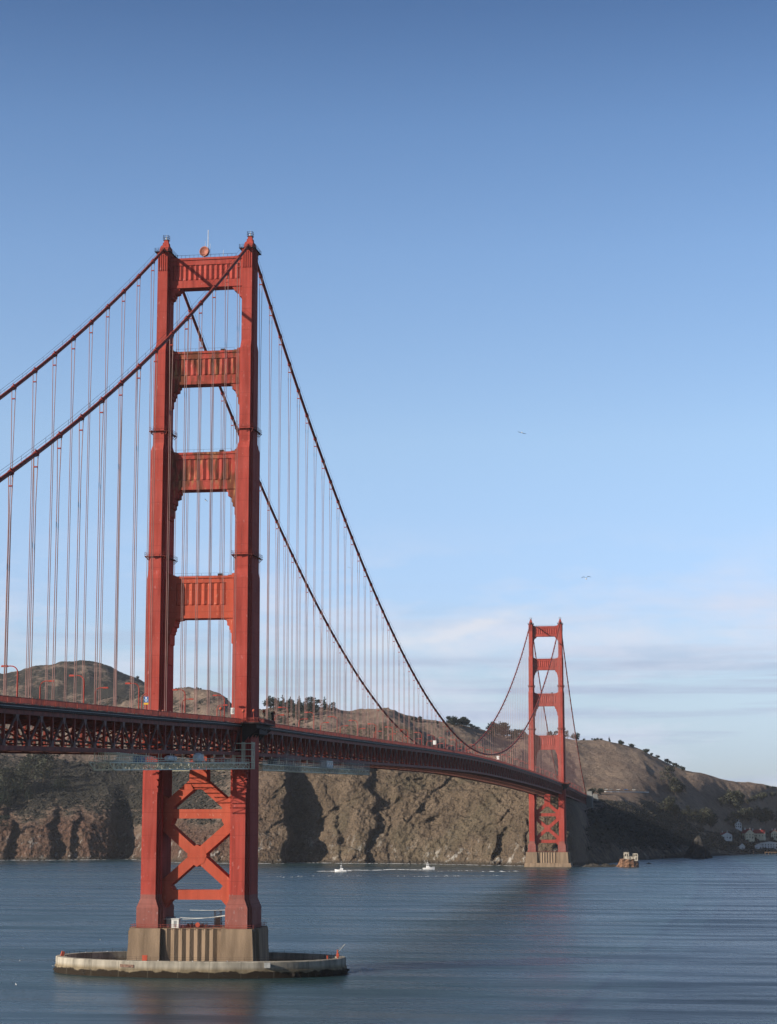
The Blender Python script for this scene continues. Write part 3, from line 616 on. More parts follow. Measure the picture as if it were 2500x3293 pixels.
# ------------------------------------------------------------------ decks
def spans(y0, y1, step):
    n = max(1, int(round((y1-y0)/step))); return [y0+(y1-y0)*k/n for k in range(n+1)]
def sweep(mb, ys, prof):     # prof: (x, dz below the rail line) rectangle swept along the deck
    x0, x1, d0, d1 = prof
    mb.loft([[(x0,y,rail_z(y)-d0),(x1,y,rail_z(y)-d0),(x1,y,rail_z(y)-d1),(x0,y,rail_z(y)-d1)] for y in ys])
def deck(ya, yb, label, detail=1):
    root = empty('bridge_deck', (0,(ya+yb)/2,rail_z((ya+yb)/2)-1.5), label, 'bridge deck', 'spans of the bridge deck')
    ys = spans(ya, yb, 7.62)
    mb = MB(); sweep(mb, ys, (-9.4,9.4,1.75,2.1)); mb.build('roadway', M['asphalt'], root)
    for s in (-1,1):
        a, b = sorted((s*9.4, s*14.4)); mb = MB(); sweep(mb, ys, (a,b,1.40,1.75)); sw = mb.build('sidewalk', M['walk'], root)
        a, b = sorted((s*14.4, s*14.7)); mb = MB(); sweep(mb, ys, (a,b,1.38,2.5)); mb.build('fascia', M['darksteel'], sw)
        mb = MB(); sweep(mb, ys, (*sorted((s*14.72,s*14.9)),1.9,2.02)); mb.build('conduit_pipe', M['grey'], sw)
        # rail
        mb = MB(); x = s*14.45
        sweep(mb, ys, (x-.08,x+.08,0,.14)); sweep(mb, ys, (x-.06,x+.06,1.15,1.27))
        for i in range(len(ys)-1):
            L = ys[i+1]-ys[i]
            for k in range(22):
                y = ys[i]+L*k/22; z = rail_z(y)
                wv = .11 if k else .10
                mb.box(x-.03,x+.03,y-wv,y+wv,z-1.2,z-.1)
            if i % 1 == 0: z = rail_z(ys[i]); mb.box(x-.14,x+.14,ys[i]-.12,ys[i]+.12,z-1.38,z+.05)
        mb.build('railing', M['rail'], sw)
        # kerb-side barrier
        mb = MB(); x = s*9.5; sweep(mb, ys, (x-.06,x+.06,.35,.55)); sweep(mb, ys, (x-.06,x+.06,.9,1.1))
        for y in ys: mb.box(x-.1,x+.1,y-.1,y+.1,rail_z(y)-1.4,rail_z(y)-.35)
        mb.build('inner_railing', M['rail'], sw)
    # side trusses
    for s in (-1,1):
        x = s*XC
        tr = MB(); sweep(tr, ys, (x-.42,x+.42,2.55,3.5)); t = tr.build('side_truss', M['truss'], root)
        tr = MB(); sweep(tr, ys, (x-.42,x+.42,9.95,10.95)); tr.build('bottom_chord', M['truss'], t)
        v = MB(); d = MB()
        for i, y in enumerate(ys):
            z = rail_z(y); PV = MB() if i < 100 else v; PV.box(x-.28,x+.28,y-.3,y+.3,z-9.95,z-3.5)
            if PV is not v: PV.build('truss_post', M['truss'], t)
            if i < len(ys)-1:
                y2 = ys[i+1]; z2 = rail_z(y2)
                if i % 2 == 0: p, q = (x,y,z-3.5), (x,y2,z2-9.95)
                else: p, q = (x,y,z-9.95), (x,y2,z2-3.5)
                d.bar(p, q, .34, .5)
                # lighter laced faces of the diagonals
                d.bar((p[0],p[1],p[2]),(q[0],q[1],q[2]), .5, .12)
            if i % 2 == 0 and i: d.add([(x-.3,y-1.1,z-3.5),(x+.3,y-1.1,z-3.5),(x+.3,y+1.1,z-3.5),(x-.3,y+1.1,z-3.5),(x-.3,y-.35,z-4.9),(x+.3,y-.35,z-4.9),(x+.3,y+.35,z-4.9),(x-.3,y+.35,z-4.9)],[(0,1,5,4),(1,2,6,5),(2,3,7,6),(3,0,4,7),(4,5,6,7)])
            if i % 2 == 1: d.add([(x-.3,y-1.1,z-9.95),(x+.3,y-1.1,z-9.95),(x+.3,y+1.1,z-9.95),(x-.3,y+1.1,z-9.95),(x-.3,y-.35,z-8.6),(x+.3,y-.35,z-8.6),(x+.3,y+.35,z-8.6),(x-.3,y+.35,z-8.6)],[(0,1,5,4),(1,2,6,5),(2,3,7,6),(3,0,4,7),(4,5,6,7)])
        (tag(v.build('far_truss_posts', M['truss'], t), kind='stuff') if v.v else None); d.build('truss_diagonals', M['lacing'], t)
    # floor beams, stringers, sway bracing and bottom laterals
    fb = MB(); lb = MB(); sw_ = MB()
    for i, y in enumerate(ys):
        z = rail_z(y); fb.box(-13.3,13.3,y-.22,y+.22,z-4.0,z-2.12)
        lb.box(-13.3,13.3,y-.3,y+.3,z-10.45,z-10.15)
        if i < len(ys)-1:
            y2 = ys[i+1]; z2 = rail_z(y2); s = 1 if i % 2 else -1
            for a, b in (((-13.3,0),(0,1)),((0,1),(13.3,0))) if s > 0 else (((-13.3,1),(0,0)),((0,0),(13.3,1))):
                pa = (a[0], y if a[1]==0 else y2, (z if a[1]==0 else z2)-10.45); pb = (b[0], y if b[1]==0 else y2, (z if b[1]==0 else z2)-10.45)
                lb.bar(pa, pb, .5, .25)
        if i % 2 == 0:
            sw_ = MB(); sw_.bar((-13.3,y,z-10.1),(0,y,z-4.0),.4); sw_.bar((13.3,y,z-10.1),(0,y,z-4.0),.4)
            sw_.bar((-13.3,y,z-4.1),(-6,y,z-7.2),.3); sw_.bar((13.3,y,z-4.1),(6,y,z-7.2),.3)
            sw_.build('sway_frame', M['truss'], root)
    for x in (-10.5,-7,-3.5,0,3.5,7,10.5): sweep(fb, ys, (x-.15,x+.15,2.11,2.9))
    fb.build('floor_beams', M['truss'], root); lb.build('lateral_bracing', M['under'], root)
    mb = MB(); sweep(mb, ys, (7.2,8.6,9.2,9.45)); sweep(mb, ys, (11.6,12.1,8.4,8.8)); mb.build('maintenance_walkway', M['darksteel'], root)
    return root
deck(-343, -8.2, 'side span of the red truss deck between the left edge and the near tower')
deck(-8.2, YN+.0, 'long arched main span of the red truss deck between the two towers')
deck(YN+.0, YN+520, 'short deck span beyond the far tower, passing the grey pylons')

def ordw(n):
    a = ['zeroth','first','second','third','fourth','fifth','sixth','seventh','eighth','ninth','tenth','eleventh','twelfth','thirteenth','fourteenth','fifteenth','sixteenth','seventeenth','eighteenth','nineteenth']
    if n < 20: return a[n]
    t = ['','','twenty','thirty','forty','fifty','sixty','seventy','eighty'][n//10]
    return (t[:-1]+'ieth') if n%10 == 0 else t+'-'+a[n%10]
# ------------------------------------------------------------------ main cables, bands and suspender ropes
CR = .50
def hung_cable(s, label):
    root = empty('main_cable', (s*XC, 0, CT), label, 'cable', 'the two main suspension cables')
    x = s*XC
    for nm, a, b in (('side_span_cable',-343,0.0),('main_span_cable',0.0,YN),('side_span_cable',YN,YN+343)):
        ys = spans(a, b, 7.62); mb = MB(); mb.tube([(x,y,cable_z(y)) for y in ys], CR, 10); c = mb.build(nm, M['cable'], root, smooth=True)
        hr = MB()
        for e in (-.5,.5):
            for k in range(0, len(ys)-2, 2): hr.bar((x+e,ys[k],cable_z(ys[k])+1.55),(x+e,ys[k+2] if k+2<len(ys) else ys[-1],cable_z(ys[min(k+2,len(ys)-1)])+1.55),.045)
            for k in range(0, len(ys), 2): hr.bar((x+e,ys[k],cable_z(ys[k])+.3),(x+e,ys[k],cable_z(ys[k])+1.55),.05)
        hr.build('hand_rope', M['darksteel'], c)
    return root
hung_cable(-1, 'farther main cable, over the left legs of both towers')
hung_cable(1, 'nearer main cable, over the right legs of both towers')
SL = {('s',1):'red suspender rope pair hanging from the nearer cable, left of the near tower', ('s',-1):'red suspender rope pair hanging from the farther cable, left of the near tower',
      ('m',1):'thin red suspender rope pair hanging from the nearer cable between the towers', ('m',-1):'thin red suspender rope pair hanging from the farther cable between the towers',
      ('n',1):'faint red suspender rope pair hanging from the nearer cable beyond the far tower', ('n',-1):'faint red suspender rope pair hanging from the farther cable beyond the far tower'}
SG = {'s':'suspender ropes left of the near tower','m':'suspender ropes between the towers','n':'suspender ropes beyond the far tower'}
def suspender(x, y, zone, s, k):
    zc = cable_z(y); zb = rail_z(y)-2.6
    if zc - CR - zb < 1.0: return
    c_ = 'nearer' if s>0 else 'farther'
    if zone == 's': lab = f'{ordw(k)} suspender rope pair left of the near tower, hanging from the {c_} cable'
    elif zone == 'n': lab = f'{ordw(k)} suspender rope pair beyond the far tower, hanging from the {c_} cable'
    elif k <= 42: lab = f'{ordw(k)} suspender rope pair from the near tower toward midspan, on the {c_} cable'
    else: lab = f'{ordw(84-k)} suspender rope pair from the far tower toward midspan, on the {c_} cable'
    root = empty('suspender', (x,y,zb), lab, 'suspender rope', SG[zone]+(' on the nearer cable' if s>0 else ' on the farther cable'))
    for e in (-1,1):
        mb = MB()
        for g in (-1,1):
            top = min(zc-2.6, zb+(zc-zb)*.8)
            mb.tube([(x+e*.22,y+g*.13,zb),(x+e*.22,y+g*.13,top),(x+e*.48,y+g*.16,zc-.2)], .052, 4)
        mb.build('rope', M['rope'], root)
    p = Vector((x,y-.55,cable_z(y-.55))); q = Vector((x,y+.55,cable_z(y+.55)))
    if zone == 'm' or zone == 's' or True:
        mb = MB(); mb.tube([p,q], CR+.13, 10); mb.box(x-.1,x+.1,y-.5,y+.5,zc+CR+.05,zc+CR+.35); mb.box(x-.62,x+.62,y-.3,y+.3,zc-.5,zc-.15)
        mb.build('cable_band', M['orange'], root)
    mb = MB(); mb.box(x-.4,x+.4,y-.25,y+.25,zc-3.0 if zc-3>zb+1 else zb+.4, zc-2.75 if zc-3>zb+1 else zb+.6); mb.build('rope_spacer', M['orange'], root)
n_ = 84
for s in (-1,1):
    for k in range(1, 23): suspender(s*XC, -k*15.24+.0, 's', s, k) if k*15.24 < 330 else None
    for k in range(1, n_): suspender(s*XC, k*YN/n_, 'm', s, k)
    for k in range(1, 22): suspender(s*XC, YN+k*15.24, 'n', s, k)

# ------------------------------------------------------------------ street lamps
def street_lamp(x, y, s):
    z0 = rail_z(y)-1.4
    if y < 0: n_, w_ = sum(1 for q in LAMPS[s] if y <= q < 0), 'left of the near tower'
    elif y < YN: n_, w_ = sum(1 for q in LAMPS[s] if 0 < q <= y), 'right of the near tower'
    else: n_, w_ = sum(1 for q in LAMPS[s] if YN < q <= y), 'beyond the far tower'
    root = empty('street_lamp', (x,y,z0), f"{ordw(n_)} curved street lamp {w_}, arm pointing {'left' if s>0 else 'right'}",
                 'street lamp', 'street lamps on the near side' if s>0 else 'street lamps on the far side')
    H = 8.4; mb = MB(); pts = [(x,y,z0),(x,y,z0+H-1.5)]
    for k in range(1,7): a = math.pi/2*k/6; pts.append((x-s*1.5*(1-math.cos(a)), y, z0+H-1.5+1.5*math.sin(a)))
    pts.append((x-s*2.3,y,z0+H)); mb.tube(pts, [.17]*2+[.13]*7, 6); mb.tube([(x,y,z0),(x,y,z0+1.4)],.27,6); mb.build('post', M['orange'], root)
    mb = MB(); a, b = sorted((x-s*2.2, x-s*3.7)); mb.loft([[(a,y-.25,z0+H-.22),(b,y-.25,z0+H-.22),(b,y+.25,z0+H-.22),(a,y+.25,z0+H-.22)],[(a+.1,y-.2,z0+H+.2),(b-.1,y-.2,z0+H+.2),(b-.1,y+.2,z0+H+.2),(a+.1,y+.2,z0+H+.2)]])
    mb.build('lamp_head', M['orange'], root)
LAMPS = {1:[-11.8+45.9*k for k in range(-7,36)], -1:[-31.6+45.4*k for k in range(-7,37)]}
for s in LAMPS:
    LAMPS[s] = [y for y in LAMPS[s] if -340 < y < 1610 and abs(y)>4 and abs(y-YN)>4]
    for y in LAMPS[s]: street_lamp(s*10.0, y, s)

def globe_lamp(x, y, lab, grp):
    z0 = rail_z(y)-1.35; r = empty('globe_lamp', (x,y,z0), lab, 'lamp', grp)
    mb = MB(); mb.tube([(x,y,z0),(x,y,z0+3.3)],.12,6); mb.build('post', M['orange'], r)
    mb = MB(); mb.ico((x,y,z0+3.7),.48,0,2); mb.build('globe', M['fresh'], r); 
    mb = MB(); mb.tube([(x,y,z0+3.2),(x,y,z0+3.35)],.34,8); mb.build('collar', M['darksteel'], r)
for x,y in ((14.0,-32.5),(-8.9,-12.4),(-9.3,-11)): globe_lamp(x,y,{14.0:'round topped orange lamp post between the two legs of the near tower',-8.9:'farther round topped lamp post just left of the right leg of the near tower',-9.3:'round topped lamp post touching the left side of its farther twin'}[x],'globe lamps between the near tower legs')
for x,y in ((15.6,-10.8),(18.8,-10.8),(20.2,-3.0),(20.2,10.8)): globe_lamp(x,y,{15.6:'round topped lamp post in front of the right leg of the near tower',18.8:'second round topped lamp post on the platform, right of the front one',20.2:'round topped lamp post on the right rim of the tower platform' if y<0 else 'last round topped lamp post at the far corner of the tower platform'}[x],'globe lamps on the near tower platform')
mb = MB(); r = empty('telescope_post', (20.3,6,rail_z(0)-1.35), 'dark post with a hooded cap at the right corner of the near tower platform', 'post')
z0 = rail_z(0)-1.35; mb.tube([(20.3,8.5,z0),(20.3,8.5,z0+3.3)],.3,8); mb.build('shaft', M['darksteel'], r)
mb = MB(); mb.tube([(20.3,8.5,z0+3.3),(20.3,8.5,z0+3.7),(20.3,8.5,z0+4.0)],[.55,.5,.15],8); mb.build('cap', M['darksteel'], r)

# signs
def sign(x, y, z, w_, h_, mn, lab, pw=True, marks=None, extra=None):
    z0 = rail_z(y)-1.4; r = empty('road_sign', (x,y,z0), lab, 'sign')
    if pw:
        mb = MB(); mb.bar((x,y,z0),(x,y,z),.14); mb.build('sign_post', M['darksteel'], r)
    mb = MB(); mb.box(x-w_/2,x+w_/2,y-.12,y-.04,z,z+h_); o = mb.build('sign_panel', M[mn], r)
    if extra: mb = MB(); mb.box(x-w_/2,x+w_/2,y-.12,y-.04,z-.55,z-.06); mb.build('lower_panel', M['sign_yellow'], r)
    if marks:
        mb = MB()
        for (a,b,c,d) in marks: mb.box(x+a,x+b,y-.13,y-.121,z+c,z+d)
        mb.build('markings', M['sign_white' if mn!='sign_white' else 'darksteel'], r)
sign(11.5,-102.0,rail_z(-102)+2.1,1.2,1.5,'sign_blue','blue sign over a yellow plate on a post left of the near tower',True,[(-.22,.22,.95,1.35),(-.45,.45,.66,.76),(-.38,.38,.42,.52),(-.25,.25,.18,.28)],True)
sign(13.0,-13.5,rail_z(0)+1.0,1.25,1.9,'sign_white','white notice sign in front of the right leg of the near tower',True,[(-.4,.4,1.2,1.35),(-.4,.4,.8,.95),(-.3,.3,.4,.55)])
sign(-7.0,-13.0,rail_z(0)+.9,1.0,.5,'sign_yellow','small yellow sign on the deck between the near tower legs')
sign(12.6,430,rail_z(430)+1.6,1.6,2.1,'sign_white','white sign standing over the deck near the low point of the cables')
sign(12.6,735,rail_z(735)+1.0,1.8,2.3,'sign_white','white sign over the deck halfway between the cable low point and the far tower')

# pedestrians along the near sidewalk
def person(x, y, z, top, lab, rz=0, h=1.72, stride=.18):
    r = empty('person', (x,y,z), lab, 'person', None)
    me = bpy.data.meshes.new('body'); k = h/1.72
    J = [(0,0,.92),(0,0,1.15),(0,0,1.40),(0,0,1.50),(0,.02,1.62),(0,.03,1.70),(.10,0,.86),(.11,stride,.47),(.11,stride*.6,.06),(.11,stride*.6+.13,.03),
         (-.10,0,.86),(-.11,-stride,.47),(-.11,-stride*1.3,.07),(-.11,-stride*1.3+.13,.04),(.19,0,1.38),(.25,-.08,1.10),(.24,.08,.88),(-.19,0,1.38),(-.25,.08,1.10),(-.24,.20,.90)]
    E_ = [(0,1),(1,2),(2,3),(3,4),(4,5),(0,6),(6,7),(7,8),(8,9),(0,10),(10,11),(11,12),(12,13),(2,14),(14,15),(15,16),(2,17),(17,18),(18,19)]
    me.from_pydata([(a*k,b*k,c*k) for a,b,c in J], E_, [])
    o = bpy.data.objects.new('body', me); COL.objects.link(o); o.parent = r
    sm = o.modifiers.new('skin','SKIN'); rad = [.14,.13,.15,.065,.10,.09,.10,.07,.05,.04,.10,.07,.05,.04,.07,.05,.04,.07,.05,.04]
    for i, v_ in enumerate(me.skin_vertices[0].data if me.skin_vertices else []): v_.radius = (rad[i]*k, rad[i]*k)
    return r, o, rad, k
def make_person(): 
    r, o, rad, k = person(0,0,0,'', 'person')
    if not o.data.skin_vertices:
        bpy.context.view_layer.objects.active = o
    sv = o.data.skin_vertices
    if sv:
        for i, v_ in enumerate(sv[0].data): v_.radius = (rad[i], rad[i]); v_.use_root = (i == 0)
    dg = bpy.context.evaluated_depsgraph_get(); me = bpy.data.meshes.new_from_object(o.evaluated_get(dg))
    bpy.data.objects.remove(o); bpy.data.objects.remove(r)
    return me
try:
    BODY = make_person()
except Exception as ex:
    print('skin failed', ex); BODY = None
PL = [('in dark clothes walking', 'cloth_dark'), ('in a pale top walking', 'cloth_pale'), ('in a red jacket walking', 'cloth_red')]
PP = [(-196,0,'beside the first suspenders from the left edge'),(-140,1,'left of the second near lamp'),(-136,0,'just right of another walker'),(-98,0,'in front of the middle of the left span'),(-92,1,'next to a walker in dark clothes'),
      (-128,0,'by the second near lamp'),(-86,2,'behind the railing short of the blue sign'),(-20,1,'beside the white notice sign'),(-24,2,'left of the white notice sign'),(-60,0,'behind the railing left of the left leg'),(60,0,'just right of the near tower'),(150,1,'on the main span past the near tower')]
def body_mesh(mn):
    me = BODY.copy(); me.materials.clear(); me.materials.append(M[mn]); me.materials.append(M['skin'])
    zs = [v.co.z for v in me.vertices]
    for p in me.polygons:
        c = p.center; p.material_index = 1 if (c.z > 1.47 or (c.z<.93 and abs(c.x)>.19)) else 0; p.use_smooth = True
    return me
if BODY:
    BM_ = {k: body_mesh(k) for k in ('cloth_dark','cloth_pale','cloth_red')}
    hairm = MB(); hairm.ico((0,0,1.70),.115,.05,2,(1,1.05,.75)); hair_me = hairm.mesh('hair', M['cloth_dark'])
    for i, (y, t_, pos) in enumerate(PP):
        z = rail_z(y)-1.39; r = empty('person', (13.6-(i%3)*.5,y,z), f'person {PL[t_][0]}, {pos}', 'person', 'people walking on the bridge', rz=math.pi*(i%2))
        o = bpy.data.objects.new('body', BM_[PL[t_][1]]); COL.objects.link(o); o.parent = r
        h = bpy.data.objects.new('hair', hair_me); COL.objects.link(h); h.parent = r

# ------------------------------------------------------------------ maintenance platforms slung under the deck
def truss_frame(mb, x, ya, yb, top, bot, t=.20, pan=3.8):
    ys = spans(ya, yb, pan)
    for i in range(len(ys)-1):
        a, b = ys[i], ys[i+1]; za, zb = rail_z(a), rail_z(b)
        mb.bar((x,a,za-top),(x,b,zb-top),t*1.25); mb.bar((x,a,za-bot),(x,b,zb-bot),t*1.4)
        mb.bar((x,a,za-top),(x,a,za-bot),t)
        mb.bar((x,a,za-(top if i%2 else bot)),(x,b,zb-(bot if i%2 else top)),t*.8)
    mb.bar((x,yb,rail_z(yb)-top),(x,yb,rail_z(yb)-bot),t)
def platform(ya, yb, top, bot, lab, slant):
    r = empty('work_platform', (0,(ya+yb)/2,rail_z((ya+yb)/2)-bot), lab, 'work platform', 'work platforms slung under the deck')
    for x in (12.4,17.2):
        mb = MB(); truss_frame(mb, x, ya, yb, top, bot)
        if slant: mb.bar((x,ya-4,rail_z(ya)-top),(x,ya,rail_z(ya)-top),.2); mb.bar((x,ya-4,rail_z(ya)-top),(x,ya,rail_z(ya)-bot),.2)
        mb.build('truss_frame', M['scaf'], r)
    mb = MB(); 
    for y in spans(ya, yb, 3.8):
        z = rail_z(y); x0 = -16.5 if abs(y) < 30 else 12.4; mb.bar((x0,y,z-top),(17.2,y,z-top),.2); mb.bar((x0,y,z-bot),(17.2,y,z-bot),.2)
        mb.bar((12.4,y,z-top),(17.2,y,z-bot),.12)
        if x0 < 0:
            for q in range(6): mb.bar((-16.5+q*4.8,y,z-(top if q%2 else bot)),(-16.5+(q+1)*4.8,y,z-(bot if q%2 else top)),.12)
    mb.build('cross_frame', M['scaf'], r)
    mb = MB()
    ys = spans(ya, yb, 7.62); sweep(mb, ys, (12.6,17.0,top-.25,top-.15)); mb.build('plank_deck', M['grey'], r)
    mb = MB(); mb2 = ys
    for x in (12.4,17.2):
        for hz in (.6,1.2): 
            for a,b in zip(ys[:-1],ys[1:]): mb.bar((x,a,rail_z(a)-top+hz),(x,b,rail_z(b)-top+hz),.09)
        for y in spans(ya,yb,3.8): mb.bar((x,y,rail_z(y)-top),(x,y,rail_z(y)-top+1.25),.07)
    for y in spans(ya, yb, 11.4):
        for x in (12.4,15): mb.bar((x,y,rail_z(y)-10.9),(x,y,rail_z(y)-top),.14)
    mb.build('guard_rail', M['scaf'], r)
    return r
platform(-148, -9.4, 13.35, 15.0, 'long pale truss work platform slung under the deck left of the near tower', True)
platform(9.2, 204, 13.6, 15.25, 'work platform slung under the main span just right of the near tower', False)
def scaffold(x0,x1,y0,y1,d0,d1,lab,mn='scaf',st=2.0, t=.1):
    r = empty('scaffold_tower', ((x0+x1)/2,(y0+y1)/2,rail_z((y0+y1)/2)-d1), lab, 'scaffold', 'scaffold towers under the deck')
    mb = MB(); br = MB(); zt = rail_z((y0+y1)/2); xs = spans(x0,x1,2.6); ys = spans(y0,y1,st); zs = [zt-d1+k*1.9 for k in range(int((d1-d0)/1.9)+1)]
    for x in xs:
        for y in ys: mb.bar((x,y,zs[0]),(x,y,zt-d0),t)
    for z in zs:
        for x in xs: br.bar((x,ys[0],z),(x,ys[-1],z),t*.8)
        for y in ys: br.bar((xs[0],y,z),(xs[-1],y,z),t*.8)
    for i in range(len(ys)-1):
        for j in range(len(zs)-1):
            if (i+j)%2: br.bar((xs[-1],ys[i],zs[j]),(xs[-1],ys[i+1],zs[j+1]),t*.7)
    mb.v, mb.f = [], []
    for x in xs:
        for y in ys: br.bar((x,y,zs[0]),(x,y,zt-d0),t)
    br.build('tube_frame', M[mn], r)
scaffold(12.5,17.0,-145,-112,11.3,13.3,'low scaffold cage at the left end of the pale work platform',st=1.6)
scaffold(12.5,18.5,-11.8,-7.6,7.0,15.0,'tall dense scaffold tower against the right leg of the near tower',st=1.0,t=.13)
scaffold(12.5,17.5,40,66,9.6,15.2,'wide scaffold frame under the main span, left of the white hut','grey',st=2.0)
scaffold(12.5,17.5,100,136,9.8,15.2,'grey scaffold frame under the main span near the right end of the platform','grey',st=2.4)
scaffold(12.5,17.5,160,203,9.8,15.2,'rightmost grey scaffold frame at the end of the right hand platform','grey',st=2.4)
def bundle(x,y,z,sx,sy,sz,lab,mn='tarp'):
    r = empty('tarpaulin_bundle',(x,y,z),lab,'tarpaulin'); mb = MB(); 
    vs, fs = ICO[2]; P=[]
    for a,b,c in vs:
        m_=max(abs(a),abs(b),abs(c))**.75; P.append((x+a/m_*sx*random.uniform(.88,1.05),y+b/m_*sy*random.uniform(.9,1.05),z+sz+c/m_*sz*random.uniform(.88,1.05)))
    mb.add(P,fs); mb.build('sheeting',M[mn],r)
    mb=MB(); mb.box(x-sx*1.04,x+sx*1.04,y-sy*.05,y+sy*.05,z,z+sz*2.02); mb.build('strap',M['grey'],r)
zz = rail_z(-66)-13.3
bundle(16.2,-66,zz,1.0,3.4,1.35,'bulky white tarpaulin bundle on the pale work platform left of the near tower')
bundle(15.8,-93,zz-.4,.9,4.8,.8,'lower white sheeted load on the pale work platform, between the tower legs')
r = empty('site_hut', (16.3,118,rail_z(118)-13.3), 'small white site hut on the right hand work platform', 'hut')
mb = MB(); z=rail_z(118)-13.4; mb.box(15.4,17.5,112,124,z,z+2.3); mb.build('hut_walls',M['tarp'],r)
mb = MB(); mb.box(15.3,17.6,111.8,124.2,z+2.3,z+2.45); mb.build('hut_roof',M['white'],r)
mb = MB(); 
for k in range(3): mb.box(17.5,17.53,113.5+k*3.6,115.2+k*3.6,z+1.1,z+1.9)
mb.build('hut_windows',M['glass'],r)
for i,(y,c) in enumerate(((-122,'blue'),(-40,'orange'),(30,'dark'))):
    r = empty('equipment_crate',(15.5,y,rail_z(y)-13.2),{'blue':'blue equipment crate in the left scaffold cage','orange':'orange equipment crate on the platform by the near tower','dark':'dark equipment crate on the platform right of the near tower'}[c],'crate')
    mn={'blue':'sign_blue','orange':'fresh','dark':'darksteel'}[c]; mb=MB(); z=rail_z(y)-13.35; mb.box(14.6,16.6,y-2.4,y+2.4,z,z+1.5); mb.build('crate_body',M[mn],r); mb=MB(); mb.box(14.5,16.7,y-2.5,y+2.5,z+1.5,z+1.62); mb.build('lid',M['grey'],r)

# ------------------------------------------------------------------ north pylons
def pylon(y, lab):
    r = empty('concrete_pylon',(0,y,0),lab,'pylon','grey pylons at the end of the far side span')
    zt = rail_z(y)
    for s in (-1,1):
        mb=MB(); cx=s*17.2
        mb.loft([[(cx-4.2,y-4.6,-5),(cx+4.2,y-4.6,-5),(cx+4.2,y+4.6,-5),(cx-4.2,y+4.6,-5)],[(cx-3.4,y-3.9,zt-1),(cx+3.4,y-3.9,zt-1),(cx+3.4,y+3.9,zt-1),(cx-3.4,y+3.9,zt-1)]])
        mb.loft([[(cx-2.8,y-3.3,zt-1),(cx+2.8,y-3.3,zt-1),(cx+2.8,y+3.3,zt-1),(cx-2.8,y+3.3,zt-1)],[(cx-2.6,y-3.1,zt+3.5),(cx+2.6,y-3.1,zt+3.5),(cx+2.6,y+3.1,zt+3.5),(cx-2.6,y+3.1,zt+3.5)]])
        for dx in (-2.6,-.9,.9,2.6): mb.box(cx+dx-.35,cx+dx+.35,y-5.0,y-3.7,10,zt-2)
        mb.build('shaft',M['conc_grey'],r)
    mb=MB(); mb.box(-13.0,13.0,y-3.2,y+3.2,zt-22,zt-12.5); mb.build('cross_wall',M['conc_grey'],r)
M['conc_grey'] = mat('grey_concrete',(.26,.26,.25),.85,.3,.2,.3,1.0,streak=(1,1,.2))
pylon(1627,'nearer grey concrete pylon at the end of the far side span')
pylon(1730,'farther grey concrete pylon behind the first one, right of the far tower')
# ------------------------------------------------------------------ noise
_perm = np.random.RandomState(11).permutation(256); _perm = np.concatenate([_perm,_perm,_perm])
_g = np.random.RandomState(5).normal(size=(256,3)); _g /= np.linalg.norm(_g,axis=1)[:,None]
def perlin(x,y,z):
    xi=np.floor(x).astype(int); yi=np.floor(y).astype(int); zi=np.floor(z).astype(int)
    xf=x-xi; yf=y-yi; zf=z-zi; xi&=255; yi&=255; zi&=255
    f=lambda t:t*t*t*(t*(t*6-15)+10); u,v,w_=f(xf),f(yf),f(zf)
    def gd(a,b,c):
        h=_perm[_perm[_perm[(xi+a)&255]+((yi+b)&255)]+((zi+c)&255)]; g=_g[h]
        return g[...,0]*(xf-a)+g[...,1]*(yf-b)+g[...,2]*(zf-c)
    L=lambda a,b,t:a+(b-a)*t
    return 1.6*L(L(L(gd(0,0,0),gd(1,0,0),u),L(gd(0,1,0),gd(1,1,0),u),v),L(L(gd(0,0,1),gd(1,0,1),u),L(gd(0,1,1),gd(1,1,1),u),v),w_)
def fbm(x,y,z,o=4,g=.5):
    s=0; a=1; t=0
    for k in range(o): s=s+a*perlin(x*2**k+7.3*k,y*2**k+3.1*k,z*2**k+1.7*k); t+=a; a*=g
    return s/t
def ridged(x,y,z,o=4,g=.55):
    s=0; a=1; t=0
    for k in range(o): s=s+a*(1-np.abs(perlin(x*2**k+5.3*k,y*2**k+9.1*k,z*2**k+2.7*k))*1.6); t+=a; a*=g
    return s/t
def pray(u,v): return FW*FPX + RT*(u-1250) + UP*(1646.5-v)
def tanel(u,v): d=pray(u,v); return d[2]/math.hypot(d[0],d[1])
def pixat(u,v,z=0.0):
    d=pray(u,v); t=(z-CAM[2])/d[2]; return CAM+d*t
def pix_dist(u,v,D):
    d=pray(u,v); t=D/math.hypot(d[0],d[1]); return CAM+d*t

